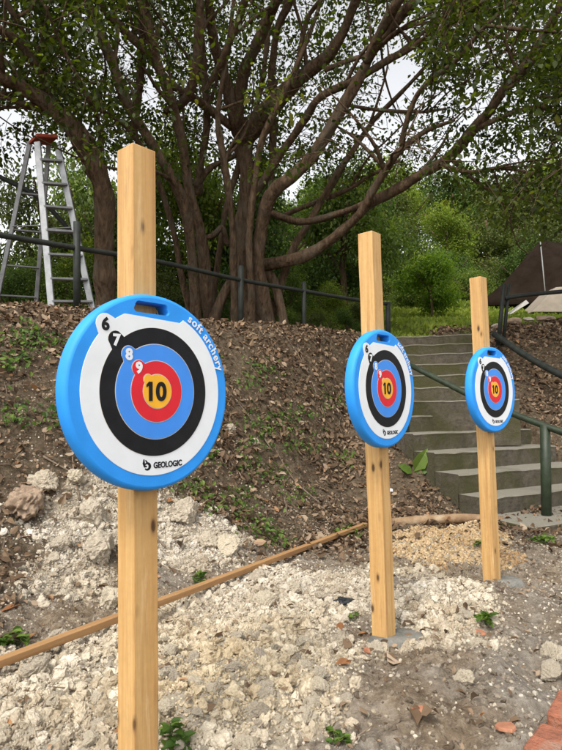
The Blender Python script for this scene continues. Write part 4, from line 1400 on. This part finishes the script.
LOWX = [-220, 0, 60, 110, 200, 300, 350, 420, 480, 562, 760]; LOWY = [150, 165, 150, 175, 195, 195, 195, 205, 225, 240, 250]
n_c = 17500
px = rng.uniform(-200, 740, n_c); py = rng.uniform(-260, 250, n_c); dd = rng.uniform(5.6, 11.0, n_c)
mid_ = (px > 110) & (px < 430) & (rng.random(n_c) < .86)
dd = np.where(mid_, rng.uniform(8.9, 12.8, n_c), dd)
low = np.interp(px, LOWX, LOWY)
keep = rng.random(n_c) < sstep(0, 1, (low - py) / 30) * (.30 + .70 * sstep(-.25, .30, fbm(px / 55, py / 55, 3, 211))) * np.interp(px, [-200, 60, 150, 300, 400, 480, 740], [1, .95, .72, .62, .75, 1, 1])
keep &= ~((px > 330) & (py < -60))  # unseen crown left open here so sky light reaches the bush
px, py, dd = px[keep], py[keep], dd[keep]
CC = np.stack([at(a_, b_, c_) for a_, b_, c_ in zip(px, py, dd)])
# unseen upper crown over and behind the limbs, added to shade the tree
n_t = 2600
T3 = np.stack([rng.uniform(-5.5, 3.0, n_t), rng.uniform(6.0, 12.0, n_t), rng.uniform(6.5, 9.5, n_t)], 1)
T3 = T3[T3[:, 0] < 2.2]
tx, ty, td = project(T3)
T3 = T3[ty < -20]
CC = np.concatenate([CC, T3]); px = np.concatenate([px, tx[ty < -20]])
crown = {A: [], Bt: []}; twigs = {A: Build(), Bt: Build()}
allp = np.concatenate([branch_pts[A], branch_pts[Bt]]); own = np.array([0] * len(branch_pts[A]) + [1] * len(branch_pts[Bt]))
LC, LD, LN, LS, LR, LO = [], [], [], [], [], []
for c, cpx in zip(CC, px):
    dist = np.linalg.norm(allp - c, axis=1)
    i = int(np.argmin(dist)); tr = (A, Bt)[own[i]]
    a_ = allp[i]
    Ld = dist[i]
    if Ld > .8: a_ = c + (a_ - c) * .8 / Ld
    mid = (a_ + c) / 2 + np.array([0, 0, .12 * min(Ld, 1.5)]) + rng.normal(size=3) * .05
    if gapw(np.array([project(c[None])[0][0]]), np.array([project(c[None])[1][0]]))[0] > .6: twigs[tr].add(*tube_vf(np.array([a_, mid, c]) - np.array(roots[tr].location), [.006, .0045, .002], 4, caps=False))
    n_l = rng.integers(12, 34)
    rad = rng.uniform(.14, .36)
    off = rng.normal(size=(n_l, 3)) * rad * np.array([.62, .62, .42])
    LC.append(c + off)
    out_ = off / (np.linalg.norm(off, axis=1)[:, None] + 1e-6)
    LD.append(out_ * .7 + rng.normal(size=(n_l, 3)) * .4 + np.array([0, 0, -.35]))
    LN.append(rng.normal(size=(n_l, 3)) * .55 + np.array([0, 0, 1.0]))
    LS.append(rng.uniform(.045, .098, n_l))
    hue = np.clip(rng.normal(.40, .18), 0, 1)
    LR.append(np.clip(hue + rng.normal(0, .17, n_l), 0, 1)); LO.append(np.full(n_l, own[i]))
LC, LD, LN, LS, LR, LO = map(np.concatenate, (LC, LD, LN, LS, LR, LO))
lpx, lpy, _d = project(LC)
k_ = rng.random(len(LC)) < gapw(lpx, lpy)
LC, LD, LN, LS, LR, LO = LC[k_], LD[k_], LN[k_], LS[k_], LR[k_], LO[k_]
print('crown leaves', len(LC))
for w, tr in ((0, A), (1, Bt)):
    s = LO == w
    V, polys, k = leaf_cloud(LC[s] - np.array(roots[tr].location), LS[s], LD[s], LN[s])
    obj('crown', mesh_np('crown', V, polys, {'rnd': np.repeat(LR[s], k)}), M['ficus'], roots[tr])
    obj('twigs', twigs[tr].mesh('twigs', True), M['bark'], roots[tr])

# ------------------------------------------------------------------ trees and bushes beyond
def crown_mesh(nm, n_clump, per, lumps, leaf, seed):
    """lumps: (x, y, z, radius) lobes; leaves lie on twigs through and over them."""
    r = np.random.default_rng(seed)
    lumps = np.array(lumps, float)
    w = lumps[:, 3] ** 2; w /= w.sum()
    idx = r.choice(len(lumps), n_clump, p=w)
    u = r.normal(size=(n_clump, 3)); u /= np.linalg.norm(u, axis=1)[:, None]
    q = r.random(n_clump) ** .45
    cc = lumps[idx, :3] + u * (lumps[idx, 3] * q * r.uniform(.85, 1.15, n_clump))[:, None] * np.array([1, 1, .85])
    off = r.normal(size=(n_clump, per, 3)) * leaf * 1.5
    C = (cc[:, None] + off).reshape(-1, 3)
    D = (u[:, None] * .8 + r.normal(size=(n_clump, per, 3)) * .6 + np.array([0, 0, -.25])).reshape(-1, 3)
    Nn = (u[:, None] * .5 + r.normal(size=(n_clump, per, 3)) * .55 + np.array([0, 0, .8])).reshape(-1, 3)
    S = r.uniform(.65, 1.3, len(C)) * leaf
    V, polys, k = leaf_cloud(C, S, D, Nn)
    hue = np.clip(r.normal(.45, .2, n_clump), 0, 1)
    rr = np.clip(np.repeat(hue, per) + r.normal(0, .13, len(C)), 0, 1)
    return mesh_np(nm, V, polys, {'rnd': np.repeat(rr, k)})


def lobes(r, n, w, h, z0):
    out = []
    for _ in range(n):
        a = r.uniform(0, 6.28); q = r.random() ** .6; zz = r.random()
        out.append((math.cos(a) * w * q * (1 - .55 * zz), math.sin(a) * w * q * (1 - .55 * zz), z0 + zz * h, w * r.uniform(.22, .44)))
    return out


kinds = []
M['bg0'] = leaf_material('deep_green_leaves', [(0, (.03, .055, .013)), (.5, (.07, .12, .024)), (1, (.14, .20, .045))], .35, .6)
M['bg2'] = leaf_material('yellow_green_leaves', [(0, (.07, .10, .015)), (.5, (.16, .22, .03)), (1, (.29, .33, .06))], .4, .6)
M['bg3'] = leaf_material('olive_leaves', [(0, (.04, .055, .014)), (.5, (.085, .11, .028)), (1, (.16, .18, .05))], .35, .6)
for k in range(4):
    r = np.random.default_rng(900 + k)
    cm = crown_mesh('crown', 1000, 11, lobes(r, 13, 1.05, 1.5, .7), .06, 910 + k); cm.materials.append(M[('bg0', 'bgleaf', 'bg2', 'bg3')[k]])
    bd = Build().add(*tube_vf(catmull([(0, 0, -.3), (.03, 0, .5), (-.03, .04, 1.1), (0, 0, 1.8)], 3), np.linspace(.09, .03, 10), 8, .2, k))
    for q in range(5):
        a = q * 1.3; bd.add(*tube_vf(catmull([(0, 0, .6 + .15 * q), (math.cos(a) * .35, math.sin(a) * .35, 1.0 + .15 * q), (math.cos(a) * .7, math.sin(a) * .7, 1.25 + .2 * q)], 3), np.linspace(.035, .012, 7), 6))
    tm = bd.mesh('trunk', True); tm.materials.append(M['bark'])
    kinds.append((cm, tm))


def bg_tree(x, y, s, sz, kind, label, group, name='broadleaf_tree', z=None):
    zz = float(H(x, y, False)) if z is None else z
    t = thing(name, label, 'tree' if 'tree' in name else 'shrub', (x, y, zz - .1), group)
    t.scale = (s, s, sz); t.rotation_euler = (0, 0, random.uniform(0, 6.28))
    cm, tm = kinds[kind % 4]
    obj('trunk', tm, None, t); obj('crown', cm, None, t)


# on the far hillside
spec = []
for y0, n, s0 in ((22, 7, 1.5), (27, 8, 2.0), (33, 8, 2.4), (41, 9, 2.9), (52, 9, 3.6)):
    for k in range(n):
        x = (-.12 + .80 * (k + random.uniform(-.35, .35)) / (n - 1)) * y0 * .95
        spec.append((x, y0 + random.uniform(-2, 2), s0 * random.uniform(.8, 1.2)))
for k, (x, y, s) in enumerate(spec):
    if abs(x - 7.6) < 2.2 and y < 24: continue
    bg_tree(x, y, s, s * random.uniform(.8, 1.05), random.randrange(4), 'green broadleaf tree in the woods on the far hillside', 'trees on the far hillside')
for k in range(17):
    y = random.uniform(17.5, 24); x = (-.02 + .44 * (k + random.random() * .6) / 16) * y
    if abs(x - 7.8) < 2.0 and y < 20: continue
    s = random.uniform(.7, 1.3)
    bg_tree(x, y, s, s * random.uniform(.7, 1.0), k, 'leafy shrub at the foot of the hillside woods beyond the lawn', 'shrubs at the hill foot', 'hill_shrub', float(H(x, y, False)) - .5 * s)
# left, behind the fence
for (px_, d, top, sc, lab) in ((190, 13.5, 135, 1.5, 'dark tree filling the gap between the two stem groups of the fig tree'), (265, 14, 150, 1.5, 'dense tree directly behind the main stem of the fig tree'), (345, 15, 160, 1.5, 'bushy tree behind the long rising boughs of the fig tree'), (120, 13, 185, 1.2, 'dark bushy tree just behind the near post top'), (50, 14, 165, 1.5, 'leafy tree standing behind the stepladder'), (140, 14.5, 150, 1.6, 'leafy tree between the leaning tree and the fig tree'), (-40, 13, 262, 1.3, 'low tree past the stepladder at the edge of view'),
                               (225, 15, 165, 1.6, 'tree glimpsed through the stems of the fig tree'), (320, 16, 188, 1.7, 'tree beyond the low bough of the fig tree'), (95, 19, 150, 2.0, 'tall pale tree far behind the leaning tree')):
    p = at(px_, 300, d); g = float(H(p[0], p[1], False))
    sz_ = (at(px_, top, d)[2] - g) / 2.35
    bg_tree(p[0], p[1], sc, sz_, random.randrange(4), lab, None)
for k, (px_, d, top) in enumerate(((10, 10, 262), (60, 10.5, 268), (130, 11, 282), (180, 11.5, 262), (240, 12, 255), (285, 12.5, 268), (330, 12, 282), (360, 13, 290), (160, 13, 240), (20, 12, 250), (100, 13, 245), (310, 10.8, 304), (345, 10.5, 308), (280, 10.6, 302))):
    p = at(px_, 300, d); g = float(H(p[0], p[1], False))
    sz_ = max(.12, (at(px_, top, d)[2] - g) / 2.35)
    bg_tree(p[0], p[1], max(.45, sz_), sz_, k, 'dense green shrub in the thicket behind the rail fence', 'shrubs behind the rail fence', 'thicket_shrub')

# round bush-tree on the terrace
p = at(432, 326, 14); g = float(H(p[0], p[1], False))
t = thing('small_tree', 'round bright green young tree on the grass terrace between middle and far posts', 'tree', (p[0], p[1], g))
r = np.random.default_rng(77)
Hh = at(425, 250, 14)[2] - g
lb = lobes(r, 16, .88, Hh * .55, Hh * .30)
obj('crown', crown_mesh('crown', 1000, 11, lb, .065, 78), M['bushleaf'], t)
bd = Build().add(*tube_vf(catmull([(0, 0, -.2), (.01, 0, .4), (-.02, 0, .9), (0, 0, Hh * .8)], 3), np.linspace(.035, .012, 10), 8))
for q in range(4): bd.add(*tube_vf([(0, 0, .5 + .1 * q), (math.cos(q * 1.7) * .4, math.sin(q * 1.7) * .4, .9 + .15 * q)], [.014, .006], 6))
obj('trunk', bd.mesh('trunk', True), M['bark'], t)

# grass on the terrace
n_g = 30000
x = rng.uniform(-.5, 9, n_g); y = 8.9 + 13 * rng.random(n_g) ** 1.1
Pg = np.stack([x, y, H(x, y)], 1)
Pg = Pg[rng.random(len(Pg)) < zones(Pg)[2] * (1 - sstep(17, 21, Pg[:, 1]))]
V, polys, k = leaf_cloud(Pg, rng.uniform(.05, .14, len(Pg)) * (.7 + .03 * Pg[:, 1]), rng.normal(size=Pg.shape) * .5 + np.array([0, 0, 1.0]), rng.normal(size=Pg.shape) + np.array([0, -.6, .2]))
hu = .5 + .5 * fbm(Pg[:, 0] * .8, Pg[:, 1] * .8, 3, 301)
obj('grass', mesh_np('grass', V, polys, {'rnd': np.repeat(np.clip(hu + rng.normal(0, .15, len(Pg)), 0, 1), k)}), M['grass'], kind='stuff')

# ------------------------------------------------------------------ tent
dT = 17.0
tb = at(520, 312, dT)
tt = thing('canvas_tent', 'dark brown pyramid tent pitched on the grass terrace behind the stairs', 'tent', tuple(tb))
apex = at(541, 240, dT) - tb
cor = [at(474, 306, dT - .3) - tb, at(590, 300, dT - 2.4) - tb, at(760, 300, dT + .3) - tb, at(600, 306, dT + 2.6) - tb]
apex2 = at(640, 256, dT) - tb
for c in cor[1:2]: pass
bd = Build()
n = 10
rings = []
for k in range(n + 1):
    s = k / n
    sag = 1 - .07 * math.sin(math.pi * s) ** 1.0
    row = []
    for q in range(4):
        c0, c1 = cor[q], cor[(q + 1) % 4]
        for j in range(6):
            f = j / 6
            e = c0 * (1 - f) + c1 * f
            tt_ = float(sstep(.12, .95, np.array((e[0] - cor[0][0]) / (cor[2][0] - cor[0][0]))))
            ap_ = apex * (1 - tt_) + apex2 * tt_
            p_ = ap_ * (1 - s) + e * s
            ctr_ = ap_ * (1 - s) + (sum(cor) / 4) * s
            p_ = ctr_ + (p_ - ctr_) * (sag if s < 1 else 1) * (1 - .05 * math.sin(math.pi * f) * s)
            row.append(p_)
    rings.append(row)
V = np.array(rings).reshape(-1, 3); m_ = 24
i = (np.arange(n)[:, None] * m_ + np.arange(m_)[None]).ravel(); j = (np.arange(n)[:, None] * m_ + (np.arange(m_)[None] + 1) % m_).ravel()
bd.add(V, [np.stack([i, i + m_, j + m_, j], 1)])
me = bd.mesh('canopy', True)
o = obj('canopy', me, M['tent'], tt)
sol = o.modifiers.new('thickness', 'SOLIDIFY'); sol.thickness = .02
me = Build().add(*tube_vf([at(545, 292, dT - 1.9) - tb, at(542.5, 265, dT - 1.4) - tb, at(539.5, 234, dT - .4) - tb], .016, 8)).mesh('tent_pole', True)
obj('tent_pole', me, M['pole'], tt)
# pale inner tent showing below the canopy, and its tied-back flap
q = [at(532, 312, dT - 2.6), at(600, 312, dT - 2.6), at(600, 284, dT - 2.2), at(556, 287, dT - 2.2)]
V = np.array([p_ - tb for p_ in q] + [p_ - tb + np.array([0, .9, 0]) for p_ in q])
me = mesh_np('inner_tent', V, [np.array([[0, 1, 2, 3], [7, 6, 5, 4], [0, 3, 7, 4], [1, 5, 6, 2], [3, 2, 6, 7], [0, 4, 5, 1]])]); bevel(me, .03, 2)
obj('inner_tent', me, M['tan_canvas'], tt)
q = [at(506, 317, dT - 2.8), at(509, 312, dT - 2.8), at(526, 300, dT - 2.6), at(529, 303, dT - 2.6)]
V = np.array([p_ - tb for p_ in q] + [p_ - tb + np.array([0, .05, 0]) for p_ in q])
me = mesh_np('flap', V, [np.array([[0, 1, 2, 3], [7, 6, 5, 4], [0, 4, 5, 1], [1, 5, 6, 2], [2, 6, 7, 3], [3, 7, 4, 0]])])
obj('flap', me, M['pale_canvas'], tt)
# edging stones above the stairs
for k, (px_, py_, w_, lab) in enumerate(((496, 326, 9, 'pale edging stone beside the leaning rail posts at the stair top'), (513, 321, 14, 'brown edging stone on the terrace rim below the tent'), (529, 319, 10, 'white edging stone on the terrace rim below the tent'), (546, 319, 18, 'long brown edging stone on the terrace rim at the edge of view'))):
    p = at(px_, py_, 8.4); g = float(H(p[0], p[1]))
    V, Fc = rock_shape(3, 620 + k, .4)
    r_ = w_ / F_PX * 8.4 / 2 * 1.2
    obj('edging_stone', mesh_np('edging_stone', V * np.array([r_, r_ * .8, r_ * .75]), [Fc], {'rnd': np.full(len(V), .6)}), M['rock'] if k % 2 == 0 else M['brownrock'], loc=tuple(p), label=lab, category='stone')

# ------------------------------------------------------------------ light, sky, camera
W = bpy.data.worlds.new('World'); SC.world = W; W.use_nodes = True
nt = W.node_tree
bg = nt.nodes['Background']
SUN_EL, SUN_AZ = 52, 205     # azimuth clockwise from +Y: behind the camera, a little to its left
sky = N(nt, 'ShaderNodeTexSky', sky_type='NISHITA')
sky.sun_disc = False; sky.sun_elevation = math.radians(SUN_EL); sky.sun_rotation = math.radians(SUN_AZ)
sky.air_density = 1.0; sky.dust_density = 2.5; sky.ozone_density = 1.0
hs = N(nt, 'ShaderNodeHueSaturation', Saturation=.10, Value=1.0)
nt.links.new(sky.outputs[0], hs.inputs['Color']); nt.links.new(hs.outputs[0], bg.inputs[0])
bg.inputs[1].default_value = .15
sl = bpy.data.lights.new('sun', 'SUN'); sl.energy = 1.1; sl.angle = math.radians(13); sl.color = (1.0, .93, .82)
so = bpy.data.objects.new('sun', sl); COL.objects.link(so)
az = math.radians(SUN_AZ); el = math.radians(SUN_EL)
sd = Vector((math.sin(az) * math.cos(el), math.cos(az) * math.cos(el), math.sin(el)))
so.rotation_euler = sd.to_track_quat('Z', 'Y').to_euler()

cam = bpy.data.cameras.new('camera'); co = bpy.data.objects.new('camera', cam); COL.objects.link(co)
cam.sensor_fit = 'VERTICAL'; cam.sensor_height = 36; cam.lens = 36 * F_PX / 750
cam.clip_end = 600; cam.clip_start = .05
co.matrix_world = Matrix(((_R[0], _U[0], -_F[0], CAM[0]), (_R[1], _U[1], -_F[1], CAM[1]), (_R[2], _U[2], -_F[2], CAM[2]), (0, 0, 0, 1)))
SC.camera = co
SC.view_settings.view_transform = 'Standard'; SC.view_settings.look = 'None'
SC.view_settings.exposure = 1.12; SC.view_settings.gamma = 1.0; SC.view_settings.use_curve_mapping = False
SC.cycles.max_bounces = 8; SC.cycles.transparent_max_bounces = 8
SC.cycles.use_denoising = True
